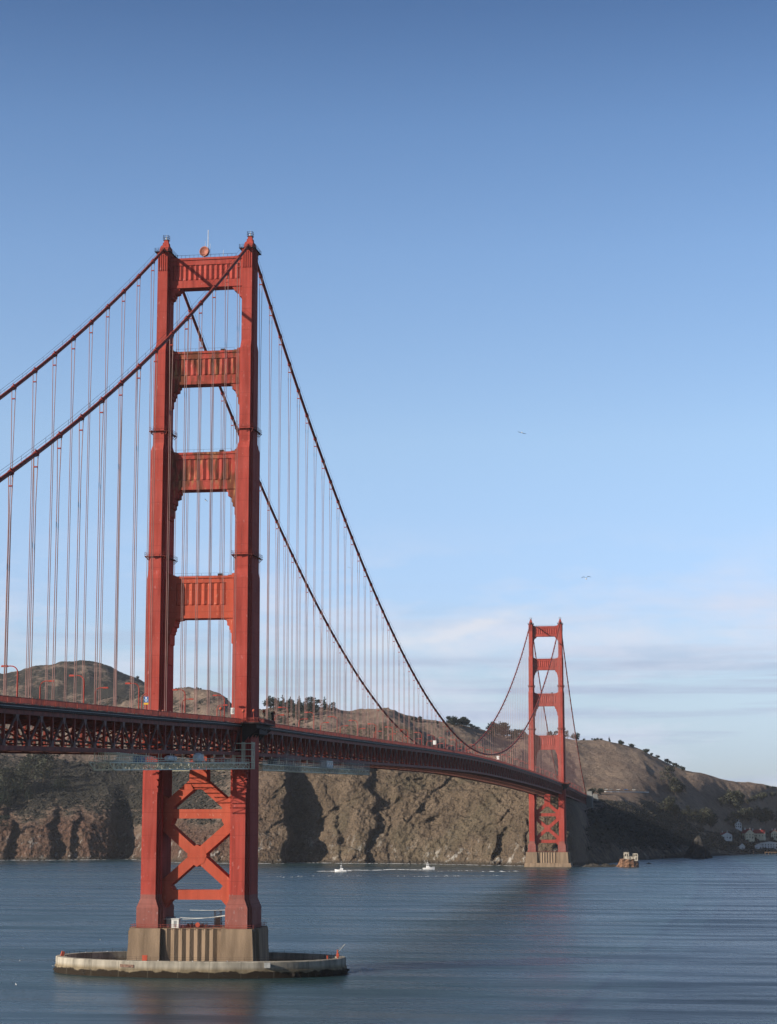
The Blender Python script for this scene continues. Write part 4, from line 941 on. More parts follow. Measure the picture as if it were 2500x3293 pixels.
# ------------------------------------------------------------------ headlands: profiles given as distance from the viewpoint and height line
# columns: u | shore D | cliff foot | cliff top | slope | bench | crest | dip | far crest   (each D, v)
T = [
(-900,2300,(2340,2660),(2450,2540),(2640,2450),(2750,2420),(2980,2330),(3150,2345),(3700,2260)),
(-300,2230,(2275,2655),(2400,2535),(2620,2445),(2720,2415),(2950,2310),(3150,2330),(3700,2200)),
(0,2190,(2240,2650),(2380,2530),(2600,2440),(2700,2410),(2950,2300),(3150,2320),(3700,2166)),
(100,2185,(2235,2645),(2375,2520),(2600,2445),(2700,2415),(2950,2290),(3150,2310),(3700,2144)),
(180,2185,(2235,2640),(2370,2530),(2600,2445),(2700,2410),(2950,2280),(3150,2300),(3700,2131)),
(270,2190,(2235,2640),(2370,2535),(2600,2450),(2700,2410),(2950,2262),(3150,2285),(3700,2128)),
(340,2200,(2245,2640),(2370,2530),(2600,2455),(2700,2405),(2950,2242),(3150,2270),(3700,2135)),
(400,2200,(2260,2640),(2370,2530),(2600,2455),(2700,2400),(2950,2225),(3150,2260),(3700,2162)),
(443,2180,(2250,2650),(2370,2530),(2600,2450),(2700,2395),(2950,2219),(3150,2250),(3700,2184)),
(471,2160,(2230,2660),(2360,2540),(2600,2450),(2700,2390),(2940,2214),(3150,2245),(3650,2202)),
(540,2090,(2150,2670),(2300,2560),(2560,2450),(2680,2385),(2920,2209),(3150,2245),(3600,2240)),
(586,2060,(2110,2670),(2250,2570),(2520,2450),(2660,2380),(2900,2206),(3100,2245),(3500,2275)),
(650,2040,(2085,2670),(2210,2560),(2480,2450),(2640,2375),(2880,2210),(3100,2250),(3500,2290)),
(704,2028,(2070,2665),(2180,2545),(2450,2440),(2620,2370),(2860,2231),(3100,2270),(3500,2300)),
(750,2020,(2060,2660),(2160,2530),(2430,2430),(2600,2365),(2840,2266),(3050,2285),(3500,2300)),
(800,2015,(2055,2655),(2140,2510),(2410,2420),(2560,2360),(2800,2280),(3000,2300),(3500,2320)),
(842,2012,(2052,2650),(2130,2490),(2400,2410),(2520,2350),(2760,2282),(2950,2300),(3500,2330)),
(900,2010,(2050,2640),(2120,2470),(2380,2395),(2480,2340),(2750,2274),(2950,2300),(3500,2340)),
(1000,2008,(2046,2640),(2115,2460),(2360,2370),(2450,2345),(2720,2280),(2950,2305),(3500,2345)),
(1100,2006,(2042,2640),(2110,2460),(2345,2337),(2440,2342),(2700,2276),(2950,2305),(3500,2345)),
(1217,2004,(2038,2640),(2105,2465),(2340,2334),(2440,2340),(2700,2266),(2950,2300),(3500,2345)),
(1250,2003,(2036,2640),(2103,2468),(2338,2334),(2440,2340),(2700,2270),(2950,2300),(3500,2345)),
(1300,2000,(2034,2642),(2100,2470),(2335,2336),(2430,2343),(2700,2295),(2950,2315),(3500,2350)),
(1342,1995,(2030,2645),(2098,2472),(2325,2345),(2420,2352),(2690,2308),(2950,2325),(3500,2350)),
(1404,1985,(2020,2648),(2090,2480),(2280,2400),(2400,2395),(2680,2318),(2950,2335),(3500,2352)),
(1471,1968,(2005,2650),(2080,2490),(2260,2430),(2370,2415),(2700,2330),(2950,2345),(3500,2360)),
(1550,1945,(1982,2655),(2055,2500),(2230,2460),(2340,2445),(2750,2340),(2980,2355),(3500,2368)),
(1621,1925,(1960,2660),(2035,2510),(2210,2475),(2320,2460),(2820,2364),(3030,2375),(3500,2385)),
(1696,1905,(1938,2665),(2015,2525),(2240,2500),(2340,2485),(2850,2362),(3080,2375),(3500,2395)),
(1780,1900,(1930,2668),(2000,2550),(2270,2535),(2375,2521),(2880,2369),(3100,2385),(3500,2400)),
(1830,1912,(1938,2670),(2000,2565),(2300,2550),(2415,2538),(2900,2370),(3120,2388),(3500,2405)),
(1864,1935,(1965,2690),(2040,2592),(2330,2562),(2440,2549),(2920,2367),(3100,2385),(3500,2405)),
(1885,1958,(2005,2700),(2120,2612),(2360,2568),(2450,2552),(2920,2369),(3100,2388),(3500,2405)),
(1936,1985,(2080,2700),(2220,2612),(2370,2576),(2455,2551),(2920,2374),(3100,2392),(3500,2410)),
(2010, 2110, (2180, 2700), (2300, 2622), (2390, 2588), (2460, 2556), (2890, 2387), (3090, 2405), (3500, 2425)),
(2060, 2180, (2245, 2705), (2340, 2637), (2410, 2602), (2470, 2562), (2870, 2404), (3080, 2420), (3500, 2440)),
(2114, 2240, (2290, 2710), (2370, 2652), (2430, 2616), (2480, 2585), (2845, 2431), (3060, 2445), (3500, 2460)),
(2168, 2290, (2330, 2712), (2400, 2664), (2455, 2632), (2500, 2600), (2820, 2460), (3040, 2472), (3500, 2485)),
(2211, 2330, (2370, 2714), (2430, 2674), (2480, 2645), (2530, 2615), (2800, 2478), (3030, 2488), (3500, 2500)),
(2257, 2370, (2410, 2716), (2470, 2686), (2520, 2658), (2570, 2625), (2795, 2487), (3030, 2495), (3500, 2505)),
(2339, 2470, (2510, 2728), (2570, 2708), (2620, 2672), (2670, 2635), (2810, 2514), (3040, 2520), (3500, 2525)),
(2436, 2545, (2575, 2734), (2620, 2722), (2670, 2682), (2720, 2640), (2840, 2527), (3060, 2533), (3500, 2540)),
(2500, 2590, (2615, 2736), (2670, 2724), (2750, 2684), (2830, 2645), (2870, 2534), (3080, 2540), (3500, 2547)),
(2800,2700,(2725,2738),(2780,2726),(2850,2690),(2930,2655),(3100,2560),(3250,2565),(3600,2570)),
(3400,2900,(2925,2740),(2980,2728),(3050,2700),(3130,2670),(3300,2590),(3450,2592),(3800,2600)),
]
uc = np.array([t[0] for t in T], float)
knD = []; knV = []
for t in T:
    knD.append([t[1]-120, t[1]-25, t[1]]+[k[0] for k in t[2:]]+[t[-1][0]+600]); knV.append([k[1] for k in t[2:]])
knD = np.array(knD, float); knV = np.array(knV, float)
US = np.concatenate([np.linspace(-900,-60,120,endpoint=False), np.linspace(-60,2560,1060,endpoint=False), np.linspace(2560,3400,90)])
SEGN = [3,5,46,92,80,16,64,10,38,8]
def smooth_interp(x, xp, fp): return np.interp(x, xp, fp)
KD = np.stack([smooth_interp(US, uc, knD[:,k]) for k in range(knD.shape[1])],1)
KV = np.stack([smooth_interp(US, uc, knV[:,k]) for k in range(knV.shape[1])],1)
def _gs(A, sg):
    k = np.arange(-4*sg, 4*sg+1); g = np.exp(-.5*(k/sg)**2); g /= g.sum(); P_ = np.pad(A, ((4*sg,4*sg),(0,0)), mode='edge')
    return np.stack([np.convolve(P_[:,j], g, mode='valid') for j in range(A.shape[1])], 1)
_w = np.array([3]*4+[7]*(KD.shape[1]-4)); _D3, _D8 = _gs(KD, 3), _gs(KD, 9); KD = np.where(_w[None,:] == 3, _D3, _D8)
_V3, _V8 = _gs(KV, 3), _gs(KV, 9); KV = np.stack([(_V3 if j in (4,6) else _V8)[:,j] for j in range(KV.shape[1])], 1)
KV[:,3] = _gs(KV, 6)[:,3]
KZ = np.zeros_like(KD); dirs = np.zeros((len(US),2))
for i, u in enumerate(US):
    d = pray(u, 2600); d2 = d[:2]/np.linalg.norm(d[:2]); dirs[i] = d2
    for k in range(KV.shape[1]): KZ[i,3+k] = CAM[2] + KD[i,3+k]*tanel(u, KV[i,k])
    KZ[i,0] = -25; KZ[i,1] = -10; KZ[i,2] = -1.0; KZ[i,-1] = KZ[i,-2]-140
cols_D = []; cols_Z = []; rowk = []
for s, n in enumerate(SEGN):
    for j in range(n):
        t = j/n; rowk.append(s+t)
rowk.append(float(len(SEGN))); rowk = np.array(rowk)
# smooth profile between knots (monotone-ish: blend linear with smooth tangents)
def prof(K):
    n = K.shape[1]; out = np.zeros((K.shape[0], len(rowk)))
    tan = np.zeros_like(K); tan[:,1:-1] = (K[:,2:]-K[:,:-2])/2; tan[:,0] = K[:,1]-K[:,0]; tan[:,-1] = K[:,-1]-K[:,-2]
    dl = np.diff(K,axis=1)
    for k in range(1,n-1):
        bad = dl[:,k-1]*dl[:,k] <= 0; tan[bad,k] = 0
        lim = 2.5*np.minimum(np.abs(dl[:,k-1]),np.abs(dl[:,k])); tan[:,k] = np.clip(tan[:,k],-lim,lim)
    for j, r_ in enumerate(rowk):
        s = min(int(r_), n-2); t = r_-s
        a,b = K[:,s],K[:,s+1]; m0,m1 = tan[:,s],tan[:,s+1]
        out[:,j] = (2*t**3-3*t**2+1)*a+(t**3-2*t**2+t)*m0+(-2*t**3+3*t**2)*b+(t**3-t**2)*m1
    return out
GD = prof(KD); GZ = prof(KZ)
U2 = np.repeat(US[:,None], len(rowk), 1); RK = np.repeat(rowk[None,:], len(US), 0)
DX = np.repeat(dirs[:,0:1], len(rowk), 1); DY = np.repeat(dirs[:,1:2], len(rowk), 1)
# buttresses and chutes of the sea cliff: a saw-tooth shift of the face, sharp on its sheltered right side
sig = lambda x: 1/(1+np.exp(-np.clip(x,-30,30)))
PX = CAM[0]+DX*GD; PY = CAM[1]+DY*GD
wob = fbm(PX/60, PY/60, GZ/50, 3)*26 + fbm(PX/16, PY/16, GZ/14, 3)*9
hrel = np.clip(GZ/95, 0, 1.3)
def buttress(u0, rec, amp, lean=0., top=5.2, wob_a=1.0, low=1.9, sharp=3.5):
    c = u0 + lean*hrel*100 + wob*wob_a
    x = U2 - c
    f = np.where(x < 0, np.exp(x/(rec*.55))*0 + np.clip(1+x/(rec*1.0),0,1)*0, 0)
    f = sig(x/sharp)*np.clip(1-x/rec, 0, 1)
    ww = sig((top-RK)*5)*sig((RK-low)*8)
    return amp*f*ww
shift = np.zeros_like(GD)
for b in [(25,70,16,.25,3.6,1.6),(190,60,17,-.2,3.5,1.6),(240,50,12,.3,3.3,1.6),(362,130,46,.3,3.55,1.3),(-90,90,26,0,3.6),(-260,120,30,0,3.6),
          (925,215,58,.02,4.3,1.2),(1085,70,8,-.4,4.0,1.8),(1180,90,12,.25,4.5,2.0),(1255,40,6,-.5,3.5,2.2),
          (1585,110,15,.9,3.0,2.2),(1675,60,11,.8,3.0,2.2),(1010,60,9,-.3,3.3,2.0),(700,60,6,.4,3.4,2.0)]:
    shift += buttress(*b)
wc = np.zeros_like(GD)   # how much of it is bare rock
def seg(a,b,s=.18): return sig((RK-a)/s*1.5)*sig((b-RK)/s*1.5)
cen = sig((U2-760)/60)*sig((1852-U2)/8)
left = sig((820-U2)/60)
wc = cen*seg(1.9,5.15+0*U2) + left*seg(1.9,3.25+1.3*fbm(U2/130,GZ*0,GZ*0+.5,3))
rgt = sig((U2-1890)/12)
wc += rgt*seg(1.9,2.9)*.6
wc = np.clip(wc,0,1)
# rock relief: slanting ribs and blocks
ql = (PX*DY-PY*DX)       # lateral metres
wx = fbm(PX/45, PY/60, GZ/35, 3)*30
A1 = ridged((ql+GZ*.75+wx)/62, (GZ+wx)/90, PY/220, 4)-.55
A2 = ridged((ql+GZ*.8+wx*.5)/20, GZ/30, PY/60, 4)-.55
A3 = fbm(PX/5.0, PY/5.0, GZ/4.0, 3)
A4 = ridged((ql-GZ*.3)/24, GZ/18, PY/40, 3)-.55
amp_c = np.where(cen>.5,1,.8)
A5 = ridged((ql+GZ*.9)/8, GZ/22, PY/40, 3)-.55
off = wc*amp_c*(A1*8 + A2*4.5 + A3*1.8 + A4*3.0 + A5*2.8)
off += (1-wc)*sig((RK-1.9)*8)*(fbm(PX/9,PY/9,GZ/9,3)*1.3)
pit = fbm((ql-GZ*.42)/10, (GZ+ql*.4)/42, PY/90, 3)
pit = np.clip((pit-.19)/.14,0,1)*cen*wc*sig((rowk[None,:]-1.95)*20)*(.35+.65*sig((fbm(PX/80,PY/80,GZ/60,2)+.02)*12))
GD2 = GD + shift - off*.9 + pit*4.6
hill = sig((RK-3.0)*3)*(1-wc)
# gullies and folds on the hills: mostly running down the slope
crestw = np.clip(1-np.abs(RK-6)/.22,0,1)+np.clip(1-np.abs(RK-8)/.3,0,1)
hz = fbm(PX/170+3,PY/420,GZ*0,4)*13 - np.abs(fbm((PX+PY*.25)/75,PY/300,GZ*0,4))*15 + fbm(PX/26,PY/34,GZ*0,3)*2.2 + fbm(PX/7,PY/7,GZ*0,2)*.8
GZ2 = GZ + hill*hz*(1-.45*sig((U2-1850)/30))*(1-.85*np.clip(crestw,0,1)) + wc*seg(2.2,6,.2)*(A2*2.5+A3*1.4)
# carve: shaded folds seen on the right-hand hill and under its crest
def fold(u0,k0,ru,rk,a):
    return -a*np.exp(-((U2-u0)/ru)**2-((RK-k0)/rk)**2)
GZ2 += fold(2150,5.25,34,.5,7) + fold(2290,5.3,30,.4,6) + fold(2070,5.35,30,.45,3) + fold(1660,5.4,35,.4,10) + fold(1390,5.4,26,.35,14) + fold(760,5.3,40,.4,18) + fold(500,5.35,30,.4,12)
GZ2 = np.where(RK<2.0, GZ, GZ2)
GX = CAM[0]+DX*GD2; GY = CAM[1]+DY*GD2
nu, nr = GX.shape
co = np.stack([GX,GY,GZ2],-1).reshape(-1,3).astype(np.float32)
ii = np.arange(nu-1)[:,None]*nr+np.arange(nr-1)[None,:]
fc = np.stack([ii, ii+nr, ii+nr+1, ii+1],-1).reshape(-1,4)
me = bpy.data.meshes.new('headland_hills')
me.vertices.add(len(co)); me.vertices.foreach_set('co', co.ravel())
me.loops.add(fc.size); me.loops.foreach_set('vertex_index', fc.ravel().astype(np.int32))
me.polygons.add(len(fc)); me.polygons.foreach_set('loop_start', np.arange(0,fc.size,4,dtype=np.int32)); 
me.polygons.foreach_set('use_smooth', np.ones(len(fc),dtype=bool))
me.update(); me.validate()
# ground cover weights
scr = np.clip(.5+1.3*fbm(PX/60,PY/60,GZ/40,4),0,1)
# where the photograph has dark chaparral: lower left slope, folds, the right-hand hill's gully; where it has dry grass: the crests
def blob(u0,k0,ru,rk): return np.exp(-((U2-u0)/ru)**2-((RK-k0)/rk)**2)
scrub = .25*scr + left*sig((5.35-RK)*4)*sig((RK-2.6)*5)*.75 + blob(950,5.6,110,.6)*.9 + blob(2120,5.3,60,.5)*.9 + blob(2170,5.6,60,.35)*.9 + blob(2000,5.0,110,.2)*.7 + blob(1580,5.5,60,.4)*.7 + blob(1400,5.6,60,.4)*.7
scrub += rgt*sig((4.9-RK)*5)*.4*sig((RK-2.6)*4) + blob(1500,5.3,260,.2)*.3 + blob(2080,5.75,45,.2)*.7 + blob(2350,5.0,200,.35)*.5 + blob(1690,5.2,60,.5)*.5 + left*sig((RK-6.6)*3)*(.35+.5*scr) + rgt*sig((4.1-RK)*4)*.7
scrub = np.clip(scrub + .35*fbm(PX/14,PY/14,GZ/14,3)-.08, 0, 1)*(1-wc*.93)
red = np.clip(left*sig((RK-1.9)*5)*sig((4.2-RK)*3)*(.95+.7*fbm(PX/30,PY/30,GZ/22,3)) + blob(190,4.3,60,.2)*.8 + blob(640,2.6,60,.5)*.5, 0, 1)
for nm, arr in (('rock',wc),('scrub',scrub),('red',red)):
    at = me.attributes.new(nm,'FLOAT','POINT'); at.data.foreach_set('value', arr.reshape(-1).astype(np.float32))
hills = bpy.data.objects.new('hills', me); COL.objects.link(hills); tag(hills, kind='structure')
def ground_mat():
    m = bpy.data.materials.new('headland'); m.use_nodes = True; t = m.node_tree; b = t.nodes['Principled BSDF']; b.inputs['Roughness'].default_value = .95; b.inputs['Specular IOR Level'].default_value = .1
    geo = N(t,'ShaderNodeNewGeometry')
    def at(n): a = N(t,'ShaderNodeAttribute'); a.attribute_name = n; return a.outputs['Fac']
    def noise(sc, det, stretch=(1,1,1), rough=.6):
        mp_ = N(t,'ShaderNodeMapping'); mp_.inputs['Scale'].default_value = stretch; n = N(t,'ShaderNodeTexNoise'); n.inputs['Scale'].default_value = sc; n.inputs['Detail'].default_value = det; n.inputs['Roughness'].default_value = rough
        t.links.new(geo.outputs['Position'], mp_.inputs[0]); t.links.new(mp_.outputs[0], n.inputs['Vector']); return n.outputs['Fac']
    def rng_(s,a,c,lo=0,hi=1):
        r_ = N(t,'ShaderNodeMapRange'); r_.inputs['From Min'].default_value=a; r_.inputs['From Max'].default_value=c; r_.inputs['To Min'].default_value=lo; r_.inputs['To Max'].default_value=hi; t.links.new(s,r_.inputs['Value']); return r_.outputs[0]
    def mix(f,a,c,mode='MIX'):
        x = N(t,'ShaderNodeMix',data_type='RGBA',blend_type=mode)
        if isinstance(f,(int,float)): x.inputs[0].default_value = f
        else: t.links.new(f,x.inputs[0])
        for k,q in ((6,a),(7,c)):
            if isinstance(q,tuple): x.inputs[k].default_value = (*q,1)
            else: t.links.new(q,x.inputs[k])
        return x.outputs[2]
    def math_(op,a,c=None):
        x = N(t,'ShaderNodeMath',operation=op)
        for k,q in ((0,a),(1,c)):
            if q is None: continue
            if isinstance(q,(int,float)): x.inputs[k].default_value=q
            else: t.links.new(q,x.inputs[k])
        return x.outputs[0]
    grass = mix(rng_(noise(.02,6),.35,.65),(0.1460,0.1045,0.0814),(0.2170,0.1638,0.1257))
    grass = mix(rng_(noise(.22,4),.5,.7,0,.6),grass,(0.0809, 0.0616, 0.0423))
    rock = mix(rng_(noise(.05,7,(1,1,.5)),.35,.65),(0.0809,0.0587,0.0397),(0.1540,0.1132,0.0782))
    rock = mix(rng_(noise(.45,6,(1,1,1.6),.7),.48,.62,0,.8),rock,(0.0323, 0.0262, 0.0208))
    rock = mix(rng_(noise(.9,5,(1,1,1),.7),.62,.7,0,.8),rock,(0.231, 0.2002, 0.1617))
    rock = mix(rng_(noise(.018,4),.5,.62,0,.22),rock,(0.0577, 0.0616, 0.0347))
    rock = mix(at('red'),rock,mix(rng_(noise(.3,5),.35,.65),(0.0462, 0.0262, 0.02),(0.1155, 0.0655, 0.0462)))
    shrub = mix(rng_(noise(.25,5,(1,1,1),.65),.35,.65),(0.018, 0.0172, 0.0145),(0.046, 0.0415, 0.033))
    shrub = mix(rng_(noise(.6,4),.58,.72,0,.5),shrub,(0.0847, 0.0693, 0.0539))
    c = mix(at('rock'),grass,rock)
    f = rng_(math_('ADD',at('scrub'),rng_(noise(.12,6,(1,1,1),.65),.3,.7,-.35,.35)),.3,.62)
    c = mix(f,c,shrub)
    # white guano and wave wash low on the rocks
    sp_ = N(t,'ShaderNodeSeparateXYZ'); t.links.new(geo.outputs['Position'],sp_.inputs[0])
    g = math_('MULTIPLY', math_('MULTIPLY', rng_(sp_.outputs['Z'],34,6), at('rock')), rng_(noise(.10,7,(1,1,.6),.7),.56,.64,0,.75))
    c = mix(g,c,(0.385, 0.3696, 0.3388))
    c = mix(rng_(sp_.outputs['Z'],4.0,1.5,0,.85),c,(0.0347, 0.0293, 0.0231))
    t.links.new(c,b.inputs['Base Color'])
    vo = N(t,'ShaderNodeTexVoronoi'); vo.inputs['Scale'].default_value=.16; mpv = N(t,'ShaderNodeMapping'); mpv.inputs['Scale'].default_value=(1,1,.7); mpv.inputs['Rotation'].default_value=(.3,.5,0)
    t.links.new(geo.outputs['Position'],mpv.inputs[0]); t.links.new(mpv.outputs[0],vo.inputs['Vector'])
    vo2 = N(t,'ShaderNodeTexVoronoi'); vo2.inputs['Scale'].default_value=.42; t.links.new(mpv.outputs[0],vo2.inputs['Vector'])
    blocky = math_('MULTIPLY', math_('ADD', math_('MULTIPLY',vo.outputs['Distance'],1.3), math_('MULTIPLY',vo2.outputs['Distance'],.55)), at('rock'))
    h = math_('ADD', math_('MULTIPLY',noise(.5,6,(1,1,1),.7),1.0), math_('ADD', math_('MULTIPLY',noise(.14,4),1.6), blocky))
    bp = N(t,'ShaderNodeBump'); bp.inputs['Strength'].default_value=1.0; bp.inputs['Distance'].default_value=2.8; t.links.new(h,bp.inputs['Height']); t.links.new(bp.outputs[0],b.inputs['Normal'])
    return m
M['ground'] = ground_mat(); me.materials.append(M['ground'])
from mathutils.bvhtree import BVHTree
bpy.context.view_layer.update()
bvh = BVHTree.FromObject(hills, bpy.context.evaluated_depsgraph_get())
def land(u,v):
    d = Vector(pray(u,v)).normalized(); h = bvh.ray_cast(Vector(CAM), d, 9000)
    return h[0]
def drop(x,y):
    h = bvh.ray_cast(Vector((x,y,900)), Vector((0,0,-1)), 2000); return h[0]

# ------------------------------------------------------------------ water
def water_mat():
    m = bpy.data.materials.new('sea_water'); m.use_nodes = True; t = m.node_tree; b = t.nodes['Principled BSDF']
    b.inputs['Base Color'].default_value = (.012,.034,.044,1); b.inputs['Roughness'].default_value = WATER_ROUGH; b.inputs['IOR'].default_value = 1.29
    geo = N(t,'ShaderNodeNewGeometry')
    def noise(sc,det,stretch=(1,1,1),rough=.55):
        mp_ = N(t,'ShaderNodeMapping'); mp_.inputs['Scale'].default_value = stretch; mp_.inputs['Rotation'].default_value=(0,0,.35); n = N(t,'ShaderNodeTexNoise'); n.inputs['Scale'].default_value=sc; n.inputs['Detail'].default_value=det; n.inputs['Roughness'].default_value=rough
        t.links.new(geo.outputs['Position'],mp_.inputs[0]); t.links.new(mp_.outputs[0],n.inputs['Vector']); return n.outputs['Fac']
    def mul(a,f):
        x = N(t,'ShaderNodeMath',operation='MULTIPLY'); t.links.new(a,x.inputs[0])
        if isinstance(f,(int,float)): x.inputs[1].default_value=f
        else: t.links.new(f,x.inputs[1])
        return x.outputs[0]
    def add(a,c): x = N(t,'ShaderNodeMath',operation='ADD'); t.links.new(a,x.inputs[0]); t.links.new(c,x.inputs[1]); return x.outputs[0]
    def rng_(s,a,c,lo=0,hi=1):
        r_ = N(t,'ShaderNodeMapRange'); r_.inputs['From Min'].default_value=a; r_.inputs['From Max'].default_value=c; r_.inputs['To Min'].default_value=lo; r_.inputs['To Max'].default_value=hi; t.links.new(s,r_.inputs['Value']); return r_.outputs[0]
    wind = rng_(noise(.006,5,(1,2.2,1),.6),.4,.62,.45,1.25)       # calmer and rougher patches
    h = add(add(mul(noise(.10,5,(.5,1.7,1),.6),1.15), mul(noise(.36,5,(1,1.8,1),.65),.55)), mul(noise(1.6,3),.14))
    h = mul(h, wind)
    bp = N(t,'ShaderNodeBump'); bp.inputs['Strength'].default_value=1; bp.inputs['Distance'].default_value=WATER_BUMP; t.links.new(h,bp.inputs['Height']); t.links.new(bp.outputs[0],b.inputs['Normal'])
    # whitecaps along the tide rips
    cap = mul(rng_(noise(.33,5,(1,2.6,1),.7),.735,.76), rng_(noise(.0065,4,(1,4.5,1),.6),.50,.60))
    mx = N(t,'ShaderNodeMix',data_type='RGBA'); t.links.new(cap,mx.inputs[0]); mx.inputs[7].default_value=(.5,.52,.54,1)
    tone = N(t,'ShaderNodeMix',data_type='RGBA'); t.links.new(rng_(noise(.004,4,(1,3,1)),.35,.65),tone.inputs[0]); tone.inputs[6].default_value=(.008,.026,.036,1); tone.inputs[7].default_value=(.016,.040,.044,1)
    t.links.new(tone.outputs[2],mx.inputs[6]); t.links.new(mx.outputs[2],b.inputs['Base Color'])
    calm = rng_(noise(.012,5,(.6,3.5,1),.6),.36,.64,-.11,.10)
    rr = add(rng_(cap,0,1,WATER_ROUGH,.9), calm); t.links.new(rr,b.inputs['Roughness'])
    return m
WATER_ROUGH = .28; WATER_BUMP = .5
M['water'] = water_mat()
mb = MB(); mb.add([(-5000,-1500,0),(5000,-1500,0),(5000,5200,0),(-5000,5200,0)],[(0,1,2,3)])
wt = mb.build('water', M['water']); tag(wt, kind='structure')
mb = MB(); mb.add([(-5000,-1500,-30),(5000,-1500,-30),(5000,5200,-30),(-5000,5200,-30)],[(0,1,2,3)])
sb_ = mb.build('sea_bed', M['kelp']); tag(sb_, kind='structure')
# bluff the photographer stands on
mb = MB(); rings_ = []
for (r0,z) in ((40,44.9),(70,43),(95,30),(120,8),(150,-6)):
    rings_.append([(156+r0*math.cos(2*math.pi*k/40)*1.6,-640+r0*.9*math.sin(2*math.pi*k/40)+random.uniform(-1,1),z) for k in range(40)])
mb.loft(rings_); bl_ = mb.build('near_bluff', M['ground'], smooth=True); tag(bl_, kind='structure')
# ------------------------------------------------------------------ scrub clumps on the slopes (uncountable)
def scatter_scrub(n):
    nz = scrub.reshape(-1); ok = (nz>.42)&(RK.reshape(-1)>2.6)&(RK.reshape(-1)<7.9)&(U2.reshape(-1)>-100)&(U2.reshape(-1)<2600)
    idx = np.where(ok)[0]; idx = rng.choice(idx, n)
    P = co[idx].astype(float); D_ = GD2.reshape(-1)[idx]
    vs, fs = ICO[1]; vs = np.array(vs); fs = np.array(fs)
    r_ = (.55+1.2*rng.rand(n)**2)*(D_/2400)
    V = vs[None]*(1+.35*(rng.rand(n,12,1)-.5)*2)*r_[:,None,None]*np.array([1.15,1.15,.75]) + P[:,None,:]+np.array([0,0,.2])+rng.normal(size=(n,1,3))*np.array([1.5,1.5,0])
    F = fs[None]+(np.arange(n)*12)[:,None,None]
    m = bpy.data.meshes.new('scrub'); V = V.reshape(-1,3).astype(np.float32); F = F.reshape(-1,3)
    m.vertices.add(len(V)); m.vertices.foreach_set('co',V.ravel()); m.loops.add(F.size); m.loops.foreach_set('vertex_index',F.ravel().astype(np.int32))
    m.polygons.add(len(F)); m.polygons.foreach_set('loop_start',np.arange(0,F.size,3,dtype=np.int32)); m.update(); m.validate()
    m.materials.append(M['shrub']); o = bpy.data.objects.new('scrub',m); COL.objects.link(o); tag(o,'low dark coastal scrub covering the slopes','scrub',kind='stuff')
M['shrub'] = mat('shrub_leaves',(.046,.042,.034),.9,.5,.15,dark=(.021,.021,.018))
scatter_scrub(14000)

# ------------------------------------------------------------------ trees
M['bark'] = mat('bark',(.10,.075,.055),.9,.3,1)
def leafmat(n, c): return mat(n,c,.85,.45,.35,dark=tuple(x*.5 for x in c))
M['leaf_dark'] = leafmat('dark_leaves',(.024,.034,.024)); M['leaf_olive'] = leafmat('olive_leaves',(.062,.066,.045)); M['leaf_grey'] = leafmat('grey_leaves',(.06,.06,.043))
def crown_mesh(kind, H, W, seed, mname):
    r = random.Random(seed); mb = MB(); cl = []
    if kind == 'conifer':
        n = 26
        for k in range(n):
            t = (k+.5)/n; z = H*(.12+.86*t); rad = W*.5*(1-t)**.8*(.7+.5*r.random()); a = r.random()*6.28
            cl.append((rad*.7*math.cos(a), rad*.7*math.sin(a), z, max(.7,rad*.75)))
    elif kind == 'broad':
        for k in range(9):
            a = r.random()*6.28; q = r.random()**.6*W*.36; z = H*(.26+.56*r.random()); cl.append((q*math.cos(a),q*math.sin(a),z,W*(.15+.10*r.random())))
        cl.append((0,0,H*.8,W*.2))
    else:
        for k in range(6):
            a = r.random()*6.28; q = r.random()*W*.3; cl.append((q*math.cos(a),q*math.sin(a),H*(.35+.3*r.random()),W*(.18+.1*r.random())))
    for (cx,cy,cz,rr) in cl:
        for j in range(40):
            d = Vector((r.gauss(0,1),r.gauss(0,1),r.gauss(0,1))).normalized()*rr*(.55+.55*r.random())
            c = Vector((cx+d.x,cy+d.y,cz+d.z*.8)); s = rr*(.18+.22*r.random()); 
            a = Vector((r.gauss(0,1),r.gauss(0,1),r.gauss(0,.6))).normalized()*s; b = a.cross(Vector((r.gauss(0,1),r.gauss(0,1),r.gauss(0,1)))).normalized()*s*.7
            mb.add([c-a,c+b,c+a*.8,c-b],[(0,1,2,3)])
    return mb.mesh('crown', M[mname])
def trunk_mesh(H, seed, multi):
    r = random.Random(seed); mb = MB(); mb.tube([(0,0,-1.5),(.1,0,H*.3),(.3*r.uniform(-1,1),.2,H*.75)],[.45,.33,.12],6)
    for k in range(multi):
        a = r.random()*6.28; z = H*(.28+.3*r.random()); mb.tube([(0,0,z),(math.cos(a)*H*.14,math.sin(a)*H*.14,z+H*.2),(math.cos(a)*H*.22,math.sin(a)*H*.22,z+H*.34)],[.2,.14,.06],5)
    return mb.mesh('trunk', M['bark'])
TREES = {}
for kd, mn, H, W in (('conifer','leaf_dark',16,8),('broad','leaf_olive',14,13),('broad','leaf_dark',14,13),('shrubtree','leaf_dark',7,9),('shrubtree','leaf_olive',7,9),('broad','leaf_grey',15,14)):
    TREES[(kd,mn)] = [(crown_mesh(kd,H,W,50+s,mn), trunk_mesh(H,60+s,0 if kd=='conifer' else 4), H) for s in range(4)]
NAMES = {'conifer':'conifer_tree','broad':'broadleaf_tree','shrubtree':'scrub_tree'}
_tn = 0; GROVES = {}
CLEARED = [tuple(q+Vector((0,-8,3))) for q in (land(2406,2697),land(2436,2693),land(2490,2696)) if q is not None]
